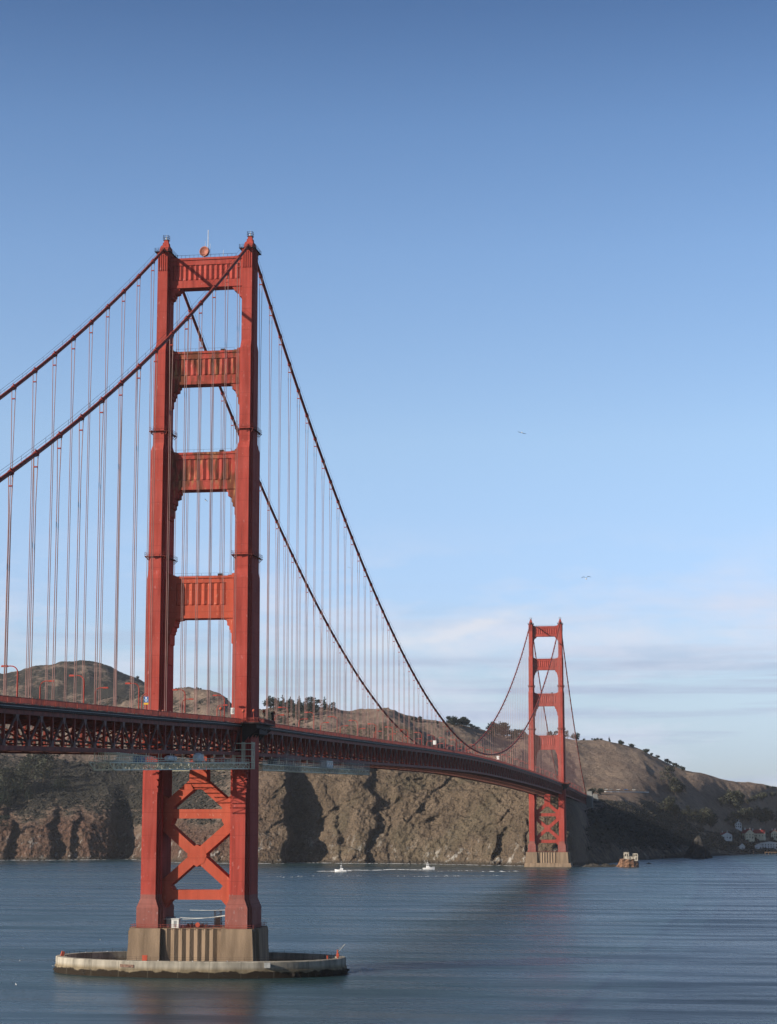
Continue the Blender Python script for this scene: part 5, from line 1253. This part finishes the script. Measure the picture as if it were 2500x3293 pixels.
def tree(kd, mn, u, v, hpx, label, group):
    """a tree whose foot stands on the land at that spot of the view"""
    global _tn
    p = land(u,v)
    if p is None:
        for dv in (4,8,12,18,26,36):
            p = land(u,v+dv)
            if p is not None: break
    if p is None: return
    D = (p-Vector(CAM)).length; _tn += 1; cm, tm, H = TREES[(kd,mn)][_tn%4]
    s = hpx*D/FPX/H
    for hx, hy, hz_ in CLEARED:            # open ground kept on the sunny side of the houses
        dx, dy = p.x-hx, p.y-hy; al = (dx*sdir.x+dy*sdir.y)/math.hypot(sdir.x,sdir.y); pe = abs(dx*sdir.y-dy*sdir.x)/math.hypot(sdir.x,sdir.y)
        if -6 < al < 75 and pe < 8 and p.z+s*H > hz_+al*.33: return
    r = empty(NAMES[kd], p, label, 'tree', group, rz=random.random()*6.28); r['_u'] = float(u)
    GROVES.setdefault(label, []).append(r)
    for nm, m_ in (('crown',cm),('trunk',tm)):
        o = bpy.data.objects.new(nm, m_); COL.objects.link(o); o.parent = r; o.scale = (s*random.uniform(.85,1.2), s*random.uniform(.85,1.2), s)
def grove(kd, mn, pts, n, hpx, label, group, ju=10, jv=6):
    for k in range(n):
        t = random.random()*(len(pts)-1); i = int(t); f = t-i
        u = pts[i][0]+(pts[i+1][0]-pts[i][0])*f+random.uniform(-ju,ju); v = pts[i][1]+(pts[i+1][1]-pts[i][1])*f+random.uniform(-jv,jv)
        tree(kd, mn, u, v, hpx*random.uniform(.7,1.2), label, group)
grove('broad','leaf_dark',[(850,2290),(900,2285),(960,2292),(1030,2296)],20,38,'dark tree in the wood on the hill just right of the near tower','wood right of the near tower',14,10)
grove('conifer','leaf_dark',[(870,2280),(930,2284),(990,2290),(1035,2290)],10,42,'dark pointed conifer in the wood just right of the near tower','conifers right of the near tower',8,5)
grove('broad','leaf_olive',[(860,2320),(930,2325),(1000,2320)],14,34,'olive green tree low on the wooded slope right of the near tower','lower wood right of the near tower',14,12)
tree('conifer','leaf_dark',1044,2284,44,'single tall pointed conifer at the right end of the wood beside the near tower','lone skyline trees'); tree('broad','leaf_dark',1075,2288,32,'spreading lone tree on the skyline right of the pointed conifer','lone skyline trees')
tree('conifer','leaf_dark',1060,2286,24,'slim short conifer between the tall pointed one and the spreading tree','lone skyline trees')
grove('shrubtree','leaf_dark',[(1325,2318),(1410,2330)],7,16,'small tree on the ridge left of the cable low point','small ridge trees',6,3)
grove('broad','leaf_dark',[(1432,2336),(1465,2334),(1508,2336)],17,28,'bushy dark tree in the clump left of the cable low point','clump left of the cable low point',9,4)
grove('shrubtree','leaf_dark',[(1515,2340),(1570,2356)],6,13,'small round tree on the ridge between the two clumps','small trees between the clumps',6,3)
grove('broad','leaf_dark',[(1572,2362),(1600,2366),(1640,2372)],13,44,'tall dark eucalyptus in the clump left of the far tower','eucalyptus clump left of the far tower',6,6)
grove('broad','leaf_dark',[(1645,2376),(1690,2374)],9,28,'tree in the lower clump touching the far tower','lower clump at the far tower',6,4)
grove('broad','leaf_dark',[(1760,2374),(1830,2378),(1856,2376)],8,26,'tree on the ridge directly behind the far tower','trees behind the far tower',5,3)
grove('shrubtree','leaf_dark',[(1875,2376),(1925,2380),(1962,2384)],6,9,'tiny round bush on the bare crest right of the far tower','bushes on the bare crest',5,2)
tree('conifer','leaf_dark',1960,2386,18,'lone upright tree on the bare crest right of the far tower','crest trees')
grove('shrubtree','leaf_dark',[(1985,2390),(2042,2402)],8,15,'wind-bent tree on the crest at the top of the right hill','wind-bent crest trees',5,2)
grove('shrubtree','leaf_dark',[(2060,2412),(2120,2440),(2165,2462),(2208,2482)],16,15,'dark bush on the falling skyline of the right hill','bushes on the falling skyline',4,2)
grove('shrubtree','leaf_dark',[(2465,2533),(2496,2540)],4,10,'low bush on the skyline at the right edge','bushes at the right edge skyline',5,2)
tree('shrubtree','leaf_dark',1906,2556,26,'round dark tree left of its twin above the pylons','round trees above the pylons'); tree('shrubtree','leaf_dark',1932,2556,26,'round dark tree right of its twin above the pylons','round trees above the pylons')
grove('broad','leaf_grey',[(2150,2520),(2175,2560),(2200,2540)],9,48,'tall grey green eucalyptus in the gully of the right hill','eucalyptus in the right hill gully',14,14)
grove('broad','leaf_olive',[(2140,2600),(2180,2625),(2240,2640)],14,36,'olive tree at the foot of the right hill gully','trees at the foot of the gully',14,10)
grove('broad','leaf_olive',[(2330,2590),(2365,2600),(2390,2590)],10,44,'olive tree in the copse on the right hand slope','copse on the right hand slope',12,10)
grove('shrubtree','leaf_olive',[(2400,2580),(2450,2570),(2500,2560)],10,22,'low olive tree on the slope under the right skyline','low trees under the right skyline',10,8)
grove('broad','leaf_dark',[(2260,2662),(2320,2652),(2400,2645),(2500,2645)],24,38,'dark tree in the wood above the white houses','wood above the white houses',16,7)
grove('broad','leaf_olive',[(2240,2650),(2320,2640),(2420,2640),(2500,2640)],22,40,'olive tree at the upper edge of the wood above the houses','upper wood above the houses',16,9)
grove('shrubtree','leaf_dark',[(2310,2712),(2350,2716),(2425,2712),(2480,2712)],8,14,'low dark tree growing between the houses','low trees between the houses',12,5)
grove('broad','leaf_olive',[(0,2560),(60,2520),(120,2490),(165,2480)],14,66,'dark green tree in the wood at the left edge under the deck','wood at the left edge',26,26)
grove('conifer','leaf_dark',[(0,2600),(40,2580),(90,2550)],7,60,'dark conifer in the wood at the left edge under the deck','conifers at the left edge',22,18)
tree('conifer','leaf_dark',186,2545,56,'lone dark conifer on the slope left of the near tower','slope trees'); tree('broad','leaf_dark',205,2540,40,'lone rounded tree beside the conifer on the left slope','slope trees'); tree('broad','leaf_dark',4,2668,46,'dark tree at the very left edge above the cliff','slope trees')
tree('shrubtree','leaf_dark',444,2186,14,'tiny tree on the falling skyline left of the near tower','slope trees')

for lab, rs in GROVES.items():
    rs.sort(key=lambda o: o['_u'])
    for i, o in enumerate(rs):
        if len(rs) > 1: o['label'] = f'{ordw(i+1)}-from-left ' + lab
        if '_u' in o: del o['_u']
# ------------------------------------------------------------------ houses
M['wall_cream'] = mat('cream_wall',(.72,.64,.45),.8,.1,.5); M['wall_white'] = mat('white_wall',(.66,.66,.64),.8,.1,.5); M['roof_red'] = mat('red_roof',(.34,.05,.045),.7,.3,.5); M['roof_dark'] = mat('dark_roof',(.07,.05,.045),.8,.3,.5)
def house(u, v, w_, d_, h_, rh, rz, wall, roof, lab, nwin=3, chim=True, name='red_roofed_house', dz=0):
    p = land(u,v)
    if p is None: p = Vector(pixat(u,v,3))
    r = empty(name, (p.x,p.y,p.z+dz), lab, 'house', None, rz=rz)
    def loc(mb,nm,mn,par=r):
        o = bpy.data.objects.new(nm, mb.mesh(nm,M[mn])); COL.objects.link(o); o.parent = par; return o
    mb = MB(); hw,hd = w_/2,d_/2
    mb.box(-hw,hw,-hd,hd,-4,h_); mb.add([(-hw,-hd,h_),(hw,-hd,h_),(0,-hd,h_+rh),(-hw,hd,h_),(hw,hd,h_),(0,hd,h_+rh)],[(0,1,2),(3,5,4)]); wl = loc(mb,'wall',wall)
    mb = MB(); o_=.6
    for s in (-1,1):
        mb.add([(0,-hd-o_,h_+rh+.15),(0,hd+o_,h_+rh+.15),(s*(hw+o_),hd+o_,h_-o_*rh/hw+.15),(s*(hw+o_),-hd-o_,h_-o_*rh/hw+.15),(0,-hd-o_,h_+rh-.15),(0,hd+o_,h_+rh-.15),(s*(hw+o_),hd+o_,h_-o_*rh/hw-.15),(s*(hw+o_),-hd-o_,h_-o_*rh/hw-.15)],[(0,1,2,3),(4,5,6,7),(0,3,7,4),(1,2,6,5),(2,3,7,6)])
    rf = loc(mb,'roof',roof)
    if chim:
        for cx,cy in ((-hw*.3,hd*.5),(hw*.3,-hd*.4)): mb = MB(); mb.box(cx-.5,cx+.5,cy-.5,cy+.5,h_,h_+rh+1.4); loc(mb,'chimney','wall_white',rf)
    for k in range(nwin):
        for fl in range(max(1,int(h_/3))):
            x = -hw+w_*(k+.5)/nwin; z = 1.0+3*fl
            mb = MB(); mb.box(x-.55,x+.55,-hd-.06,-hd+.1,z,z+1.6); loc(mb,'window','glass')
        
    for k in range(max(1,int(d_/4))):
        for s in (-1,1):
            y = -hd+d_*(k+.5)/max(1,int(d_/4)); mb = MB(); mb.box(s*hw-.06,s*hw+.06,y-.5,y+.5,1.2,2.8); loc(mb,'window','glass')
    mb = MB(); mb.box(hw*.45,hw*.45+1.2,-hd-.08,-hd+.05,0,2.2); loc(mb,'door','roof_dark')
    return r
house(2406,2697,12,16,7,5.0,.35,'wall_cream','roof_red','cream gabled house with a red roof, the larger sunlit one')
house(2436,2693,10,20,5.5,4,1.4,'wall_cream','roof_red','long red roofed wing behind the larger cream house')
house(2490,2696,9,12,7,4,.15,'wall_cream','roof_red','tall narrow cream house with a red roof at the right edge')
house(2333,2698,14,11,5,3.5,.5,'wall_white','roof_red','white house with a red roof half hidden by dark trees')
house(2374,2663,8,9,6,3,.2,'wall_white','roof_dark','small white house up among the trees')
house(2475,2729,34,10,6.5,2.6,.12,'wall_white','roof_dark','long white two storey barracks by the shore',10,False,'barracks')
house(2440,2731,9,9,5,2.2,.1,'wall_white','roof_dark','square pale annex at the left end of the long barracks',2,False,'annex')
house(2385,2733,7,8,5,3,.3,'wall_white','roof_dark','pale gabled boathouse by the shore left of the barracks',1,False,'boathouse')
# jetty at the right edge
p0 = pixat(2462,2741,3.0); p1 = pixat(2600,2742,3.0); r = empty('timber_jetty',tuple(p0),'brown timber jetty on piles at the right edge','jetty')
M['timber'] = mat('timber',(.20,.13,.08),.85,.4,1)
mb = MB(); mb.bar(p0,p1,6,.5); mb.build('deck',M['timber'],r)
for k in range(14):
    q = p0+(p1-p0)*k/13
    mb = MB()
    for s in (-2.6,2.6): mb.tube([(q[0],q[1]+s,-4),(q[0],q[1]+s,2.9)],.28,6)
    mb.build('piles',M['timber'],r)
q = pixat(2425,2748,0); r = empty('channel_marker',tuple(q),'thin dark channel post standing in the water near the right shore','post'); mb=MB(); mb.tube([(q[0],q[1],-2),(q[0],q[1],4.2)],.25,6); mb.build('pole',M['darksteel'],r); mb=MB(); mb.box(q[0]-.5,q[0]+.5,q[1]-.1,q[1]+.1,3.2,4.4); mb.build('day_mark',M['darksteel'],r)
# roadside wall and parked vehicles on the bench road
mb = MB(); pts=[]
for u in range(1938,2092,6):
    p = land(u, 2547+ (u-1938)*.012)
    if p is not None: pts.append(p+Vector((0,-1.0,0)))
for a,b in zip(pts[:-1],pts[1:]):
    if (a-b).length<40: mb.bar(a+Vector((0,0,.3)),b+Vector((0,0,.3)),.5,.9)
o = mb.build('guard_wall',M['wall_white']); tag(o,'thin pale roadside wall across the slope right of the far tower','wall')
def car(p, rz, mn, lab, grp):
    r = empty('parked_car', p, lab, 'car', grp, rz=rz)
    def loc(mb,nm,mt): o = bpy.data.objects.new(nm, mb.mesh(nm,M[mt])); COL.objects.link(o); o.parent = r
    mb = MB(); mb.prism_xz([(-2.2,.35),(2.2,.35),(2.25,.8),(1.3,.95),(-2.1,1.0),(-2.25,.7)],-.9,.9); loc(mb,'body',mn)
    mb = MB(); mb.prism_xz([(-1.9,1.0),(1.1,.95),(.5,1.45),(-1.3,1.5)],-.8,.8); loc(mb,'cabin','glass')
    for sx in (-1.35,1.35):
        for sy in (-.9,.9): mb = MB(); mb.tube([(sx,sy-.12,.33),(sx,sy+.12,.33)],.33,10); loc(mb,'wheel','darksteel')
for k,(u,v,mn,cn) in enumerate(((1950,2541,'white','white'),(1966,2541,'grey','grey'),(1990,2542,'white','white'),(2014,2542,'sign_blue','dark blue'),(2040,2543,'white','white'))):
    p = land(u,v)
    if p is not None: car(p+Vector((0,0,.2)), .1, mn, f'{cn} car parked behind the pale roadside wall, number of places right of the pylons unclear' if False else f'{cn} car behind the roadside wall, {ordw(k+1)} from the pylons', 'cars behind the roadside wall')

# ------------------------------------------------------------------ rocks and the ruin
def rock(cx,cy,rx,ry,h,seed,flat=.0,n=26,m=13,pk=1.0):
    r = random.Random(seed); mb = MB(); secs=[]
    for j in range(m):
        t = j/(m-1); rr = (1-t**pk)**.75 if not flat else (1-.22*t); z = -3+(h+3)*t; ring=[]
        for k in range(n):
            a = 2*math.pi*k/n; ns_ = 1+.22*float(perlin(np.array([math.cos(a)*2+seed]),np.array([math.sin(a)*2]),np.array([z/6]))[0])+.12*float(perlin(np.array([math.cos(a)*6+seed]),np.array([math.sin(a)*6]),np.array([z/2.2]))[0])
            ring.append((cx+rx*rr*ns_*math.cos(a)+(t*rx*.05),cy+ry*rr*ns_*math.sin(a),z+(r.uniform(-.4,.4) if j>0 else 0)))
        secs.append(ring)
    mb.loft(secs); return mb
M['rock_red'] = mat('red_rock',(.24,.13,.08),.95,.55,.5,1.0,.8,dark=(.06,.04,.03)); M['rock_dark'] = mat('dark_rock',(.05,.045,.04),.95,.5,.3,1.0,.6,dark=(.02,.019,.018));  # rock_dark: headland shadow over the sea stack is put into this colour
ce = pixat(2020,2788.5,0); r = empty('ruined_lighthouse',(ce[0],ce[1]+4,6.2),'pale ruined building with empty windows on top of the red rock','ruin')
rk = empty('red_rock_stack',(ce[0],ce[1]+4,0),'squat red brown rock carrying the ruined building','rock')
rock(ce[0],ce[1]+5,10.2,7,7.2,3,flat=1).build('rock_mass',M['rock_red'],rk)
M['ruin'] = mat('ruin_wall',(.55,.50,.42),.9,.4,.6,.5,1.0,dark=(.2,.17,.13))
cx,cy=ce[0]+3.0,ce[1]+4.5; mb=MB()
def wallseg(mb,x0,x1,y,z0,z1,wins):
    xs=[x0]; 
    for a,b,c,d in wins: mb.box(xs[-1],a,y-.3,y+.3,z0,z1); mb.box(a,b,y-.3,y+.3,z0,c); mb.box(a,b,y-.3,y+.3,d,z1); xs.append(b)
    mb.box(xs[-1],x1,y-.3,y+.3,z0,z1)
wallseg(mb,cx-6.5,cx-1.8,cy-3.5,5.5,13.0,[(cx-5.6,cx-4.7,9.5,11.5),(cx-3.5,cx-2.6,9.2,11.4)])
wallseg(mb,cx-1.8,cx+6.2,cy-3.2,5.5,9.4,[(cx-.8,cx,7.2,8.6),(cx+4.2,cx+5.2,6.4,8.7)])
wallseg(mb,cx+1.6,cx+6.0,cy-2.4,9.0,12.2,[(cx+2.3,cx+3.1,9.8,11.4),(cx+4.2,cx+5.2,9.6,11.5)])
mb.box(cx-6.7,cx-6.1,cy-3.5,cy+2,5.5,12.2); mb.box(cx-2.1,cx-1.5,cy-3.2,cy+2,5.5,11.4); mb.box(cx+5.9,cx+6.5,cy-2.8,cy+2,5.5,11); mb.box(cx-6.3,cx+6,cy+1.7,cy+2.2,5.5,10.2); mb.box(cx-6.8,cx-1.6,cy-3.9,cy-.5,13.0,13.35)
mb.build('ruined_walls',M['ruin'],r)
ce = pixat(2246,2760,0); rk=empty('sea_stack',(ce[0],ce[1]+8,0),'dark pointed sea stack standing off the shadowed shore','rock')
rock(ce[0],ce[1]+8,15.5,12,25,9,pk=1.15).build('rock_mass',M['rock_dark'],rk)
rock(ce[0]+8,ce[1]+5,7.5,7,12,14,pk=1.4).build('lower_rock',M['rock_dark'],rk)
for i,(u,v,rx,h) in enumerate(((1905,2789,16,3.2),(1945,2789,14,3.0),(1972,2788,8,2.2),(2085,2779,7,1.0),(2120,2758,12,1.5),(2160,2758,12,1.6),(2195,2757,8,1.2))):
    c_=pixat(u,v,0); rk=empty('shore_rock',(c_[0],c_[1]+5,0),['low dark rock beside the far pier','second low dark rock right of the far pier','small dark rock left of the ruin rock','flat wet rock right of the ruin rock','low reef rock left of the sea stack','middle reef rock left of the sea stack','reef rock touching the sea stack'][i],'rock','low shore rocks'); rock(c_[0],c_[1]+5,rx,5,h,20+i).build('rock_mass',M['rock_dark'],rk)

# ------------------------------------------------------------------ boats and wakes
def hull(mb, L, W, H, x0, y0, rz):
    secs=[]; 
    for k in range(9):
        t=k/8; x=-L/2+L*t; w_=W/2*(1 if t<.45 else max(.04,1-((t-.45)/.55)**2.2)); sh=H*(1+.45*t*t)
        secs.append([(x,-w_*.6,-.25),(x,w_*.6,-.25),(x,w_,sh*.65),(x,w_*.95,sh),(x,-w_*.95,sh),(x,-w_,sh*.65)])
    mb.loft(secs)
def boat(u,v,L,heading,lab,big):
    c_=pixat(u,v,0); r=empty('motor_boat',tuple(c_),lab,'boat',None,rz=heading)
    def loc(mb,nm,mt,sm=False): o=bpy.data.objects.new(nm,mb.mesh(nm,M[mt],smooth=sm)); COL.objects.link(o); o.parent=r; return o
    mb=MB(); hull(mb,L,L*.3,L*.14,0,0,0); loc(mb,'hull','hull')
    mb=MB(); mb.prism_xz([(-L*.22,L*.15),(L*.18,L*.19),(L*.05,L*.27),(-L*.02,L*.30),(-L*.22,L*.29)],-L*.1,L*.1); cb=loc(mb,'cabin','hull')
    mb=MB(); mb.prism_xz([(L*.155,L*.2),(L*.06,L*.262),(L*.03,L*.262),(L*.10,L*.2)],-L*.102,L*.102); o=loc(mb,'windscreen','glass')
    mb=MB()
    if big:
        for s in (-1,1):
            mb.bar((-L*.2,s*L*.09,L*.29),(-L*.14,s*L*.05,L*.58),.12); mb.bar((0,s*L*.09,L*.29),(-L*.1,s*L*.05,L*.58),.12)
        mb.box(-L*.17,-L*.06,-L*.06,L*.06,L*.58,L*.60); mb.box(-L*.18,0,-L*.09,L*.09,L*.40,L*.42); mb.bar((-L*.12,0,L*.6),(-L*.16,0,L*.8),.09); loc(mb,'tuna_tower','hull')
        mb=MB(); 
        for s in (-1,1): mb.bar((-L*.05,s*L*.12,L*.2),(-L*.45,s*L*.3,L*.75),.09)
        loc(mb,'outriggers','hull')
        mb=MB(); mb.bar((L*.25,L*.1,L*.2),(L*.5,0,L*.3),.07); mb.bar((L*.25,-L*.1,L*.2),(L*.5,0,L*.3),.07); mb.bar((L*.5,0,L*.3),(L*.5,0,L*.17),.07); loc(mb,'bow_rail','hull')
    else:
        for s in (-1,1):
            mb.bar((-L*.1,s*L*.08,L*.14),(-L*.08,s*L*.06,L*.5),.1); mb.bar((L*.02,s*L*.08,L*.14),(L*.0,s*L*.06,L*.5),.1)
        mb.box(-L*.12,L*.04,-L*.08,L*.08,L*.5,L*.53); mb.bar((-L*.04,0,L*.53),(-L*.04,0,L*.9),.12); loc(mb,'t_top','hull')
    return r
boat(1380,2797,10.5,-.06,'white sport fishing boat with a tall tower and outriggers heading right',True)
boat(1096,2804,10.0,math.pi+.05,'smaller white boat with a mast heading left near the cliff',False)
def wake(pts, w0, w1, seed, lab, n=240, dens=1.0):
    r=random.Random(seed); mb=MB(); P=[pixat(a,b,0) for a,b in pts]
    for k in range(n):
        t=r.random()**1.0*(len(P)-1); i=int(t); f=t-i; c=P[i]*(1-f)+P[i+1]*f; q=t/(len(P)-1); wd=w0+(w1-w0)*q
        x=c[0]+r.gauss(0,1.5); y=c[1]+r.gauss(0,wd); s=r.uniform(.6,2.4)*dens
        mb.add([(x-s*1.6,y-s*.3,.05+.02*r.random()),(x-s*.2,y-s*.7,.10),(x+s*1.5,y+s*.2,.07),(x+s*.1,y+s*.7,.35*r.random()+.1)],[(0,1,2,3)])
    o=mb.build('wake_foam',M['foam']); tag(o,lab,'foam',kind='stuff')
wake([(1365,2799),(1320,2798),(1260,2797),(1200,2800),(1120,2799)],1.0,3.5,1,'white wake trailing behind the two boats',120,.8)
wake([(1030,2803),(1075,2803),(1130,2801)],1.5,3,2,'broken foam round the smaller boat',50,.7)
wake([(1405,2803),(1500,2801),(1600,2804),(1690,2802)],3,6,3,'scattered foam in the tide rip right of the fishing boat',34,.5)
wake([(1118,3131),(1150,3124),(1190,3114)],.5,1.5,7,'small white wash off the right tip of the ring wall',26,.35)
wake([(860,2822),(1050,2818),(1300,2820),(1600,2816)],10,10,10,'white flecks of a tide rip in front of the boats',80,.2)
def shorefoam(seed=4):
    r=random.Random(seed); mb=MB(); iu=[i for i in range(0,len(US),1) if -20<US[i]<1860]
    j0=int(np.argmin(np.abs(rowk-2.0)))
    for i in iu:
        x,y=GX[i,j0+1],GY[i,j0+1]
        dn=float(perlin(np.array([US[i]/40.]),np.array([.3]),np.array([.7]))[0])
        for k in range(1+ (2 if dn>.15 else 0)):
            if r.random()<.5: s=r.uniform(.4,1.2)*(1+max(0,dn)); xx=x+r.uniform(-1.5,1.5); yy=y+r.uniform(-7,1); mb.add([(xx-s*1.6,yy-s,.1),(xx+s,yy-s*.8,.12),(xx+s*1.4,yy+s,.3),(xx-s,yy+s*.8,.2)],[(0,1,2,3)])
    o=mb.build('surf',M['foam']); tag(o,'thin white surf along the foot of the cliffs','surf',kind='stuff')
shorefoam()

# ------------------------------------------------------------------ birds
def bird(p, span, lab, grp, rz=0, roll=0, flap=.5, perched=False, dark=False):
    r=empty('seagull' if not dark else 'cormorant',tuple(p),lab,'bird',grp,rz=rz); r.rotation_euler.y=roll
    def loc(mb,nm,mt): o=bpy.data.objects.new(nm,mb.mesh(nm,M[mt],smooth=True)); COL.objects.link(o); o.parent=r
    s=span; mb=MB(); tilt=.6 if perched else .08
    mb.tube([(0,-s*.17,-tilt*s*.12),(0,-s*.10,0),(0,0,s*.02),(0,s*.1,s*.04+tilt*s*.1),(0,s*.14,s*.06+tilt*s*.16),(0,s*.175,s*.055+tilt*s*.16),(0,s*.21,s*.045+tilt*s*.15)],[s*.02,s*.05,s*.085,s*.06,s*.04,s*.04,s*.01],8)
    loc(mb,'body','bird_dark' if dark else 'bird_white')
    if not perched:
        for e in (-1,1):
            mb=MB(); J=[(0,.0,.03),(.16,.04,.03+.16*flap*1.2),(.34,.02,.03+.2*flap),(.5,-.06,.03+.10*flap)]; ch=[.17,.19,.15,.04]
            secs=[[(e*s*a,s*(b+c*.4),s*d),(e*s*a,s*(b),s*(d+.03)),(e*s*a,s*(b-c*.6),s*d),(e*s*a,s*b,s*(d-.02))] for (a,b,d),c in zip(J,ch)]
            mb.loft(secs); loc(mb,'wing','bird_dark')
    else:
        mb=MB()
        for e in (-1,1): mb.loft([[(e*s*.05,s*.06,s*.05),(e*s*.06,-s*.02,s*.03),(e*s*.045,-s*.03,-s*.0),(e*s*.05,s*.05,s*.0)],[(e*s*.02,-s*.17,-s*.04),(e*s*.02,-s*.18,-s*.045),(e*s*.015,-s*.18,-s*.05),(e*s*.015,-s*.17,-s*.05)]])
        loc(mb,'wing','bird_dark' if dark else 'grey')
G='seagulls gliding over the strait'
bird(pix_dist(1679,1391,330),1.35,'white gull with drooping dark wing tips in the empty sky','flying gulls',rz=.3,roll=.25,flap=-.35)
bird(pix_dist(1886,1862,330),1.5,'white gull with raised wings above and right of the far tower','flying gulls',rz=.2,roll=-.1,flap=1.1)
bird(pix_dist(662,1610,420),1.0,'small gull seen between the legs of the near tower','flying gulls',rz=1.1,roll=.5,flap=.8)
bird(pix_dist(1122,1826,480),.8,'tiny gull right of the near tower among the ropes','flying gulls',rz=.8,roll=.2,flap=.6)
bird(pix_dist(1027,2018,500),.8,'tiny gull low among the ropes right of the near tower','flying gulls',rz=.8,roll=.2,flap=.6)
for i,(u,v) in enumerate(((75,3050),(64,3090),(322,3023),(170,3108))):
    bird(pix_dist(u,v,430),1.0,['white gull skimming the water left of the ring wall','lower white gull skimming the water left of the ring wall','white gull flying just above the left part of the ring wall','white gull over the water at the left tip of the ring wall'][i],'gulls over the water by the ring wall',rz=.5*i,roll=.2,flap=.5-i*.3)
PB = []
for k in range(26):
    t = math.pi*(.56+.62*k/26) if k<14 else math.pi*(1.35+.3*(k-14)/12); a=44.2; b_=22.5
    PB.append(a*math.cos(t))
    bird((a*math.cos(t)+.5,b_*math.sin(t),4.76),.9+.3*random.random(),'dark seabird perched on the rim of the ring wall' if k%3 else 'white gull perched on the rim of the ring wall',f'seabirds perched on the ring wall' if k%3 else 'gulls perched on the ring wall',rz=random.random()*6,perched=True,dark=bool(k%3))
for grp_ in ('seabirds perched on the ring wall','gulls perched on the ring wall'):
    L_ = sorted([o for o in bpy.data.objects if o.get('group')==grp_], key=lambda o:o.location.x)
    for i_, o in enumerate(L_): o['label'] = f"{ordw(i_+1)}-from-left " + ('dark seabird' if 'seabirds' in grp_ else 'white gull') + ' perched on the rim of the ring wall'
p=pixat(52,3168,0); bird((p[0],p[1],.1),1.6,'pale seabird floating on the water at the lower left','floating birds',rz=1.2,perched=True)
for i,(u,v) in enumerate(((5,3163),(40,3163),(14,3188),(74,3188),(140,3190))):
    p=pixat(u,v,0); bird((p[0],p[1],.1),1.0,['tiny dark seabird floating at the lower left edge','dark seabird floating just behind the pale one','nearest dark seabird floating left of its pair','dark seabird floating right of the nearest one','rightmost dark seabird floating at the lower left'][i],'dark floating birds',rz=i,perched=True,dark=True)

# ------------------------------------------------------------------ haze
HAZE = 2.2e-5
if HAZE > 0:
    hm = bpy.data.materials.new('haze'); hm.use_nodes=True; t=hm.node_tree; t.nodes.clear(); o_=N(t,'ShaderNodeOutputMaterial'); v_=N(t,'ShaderNodeVolumePrincipled')
    v_.inputs['Color'].default_value=(.86,.9,.96,1); v_.inputs['Density'].default_value=HAZE; v_.inputs['Anisotropy'].default_value=.2; t.links.new(v_.outputs[0],o_.inputs['Volume'])
    mb=MB(); mb.box(-5200,5200,-1700,5400,-31,420); hb=mb.build('haze',hm); tag(hb,'thin pale sea haze filling the strait','haze',kind='stuff')
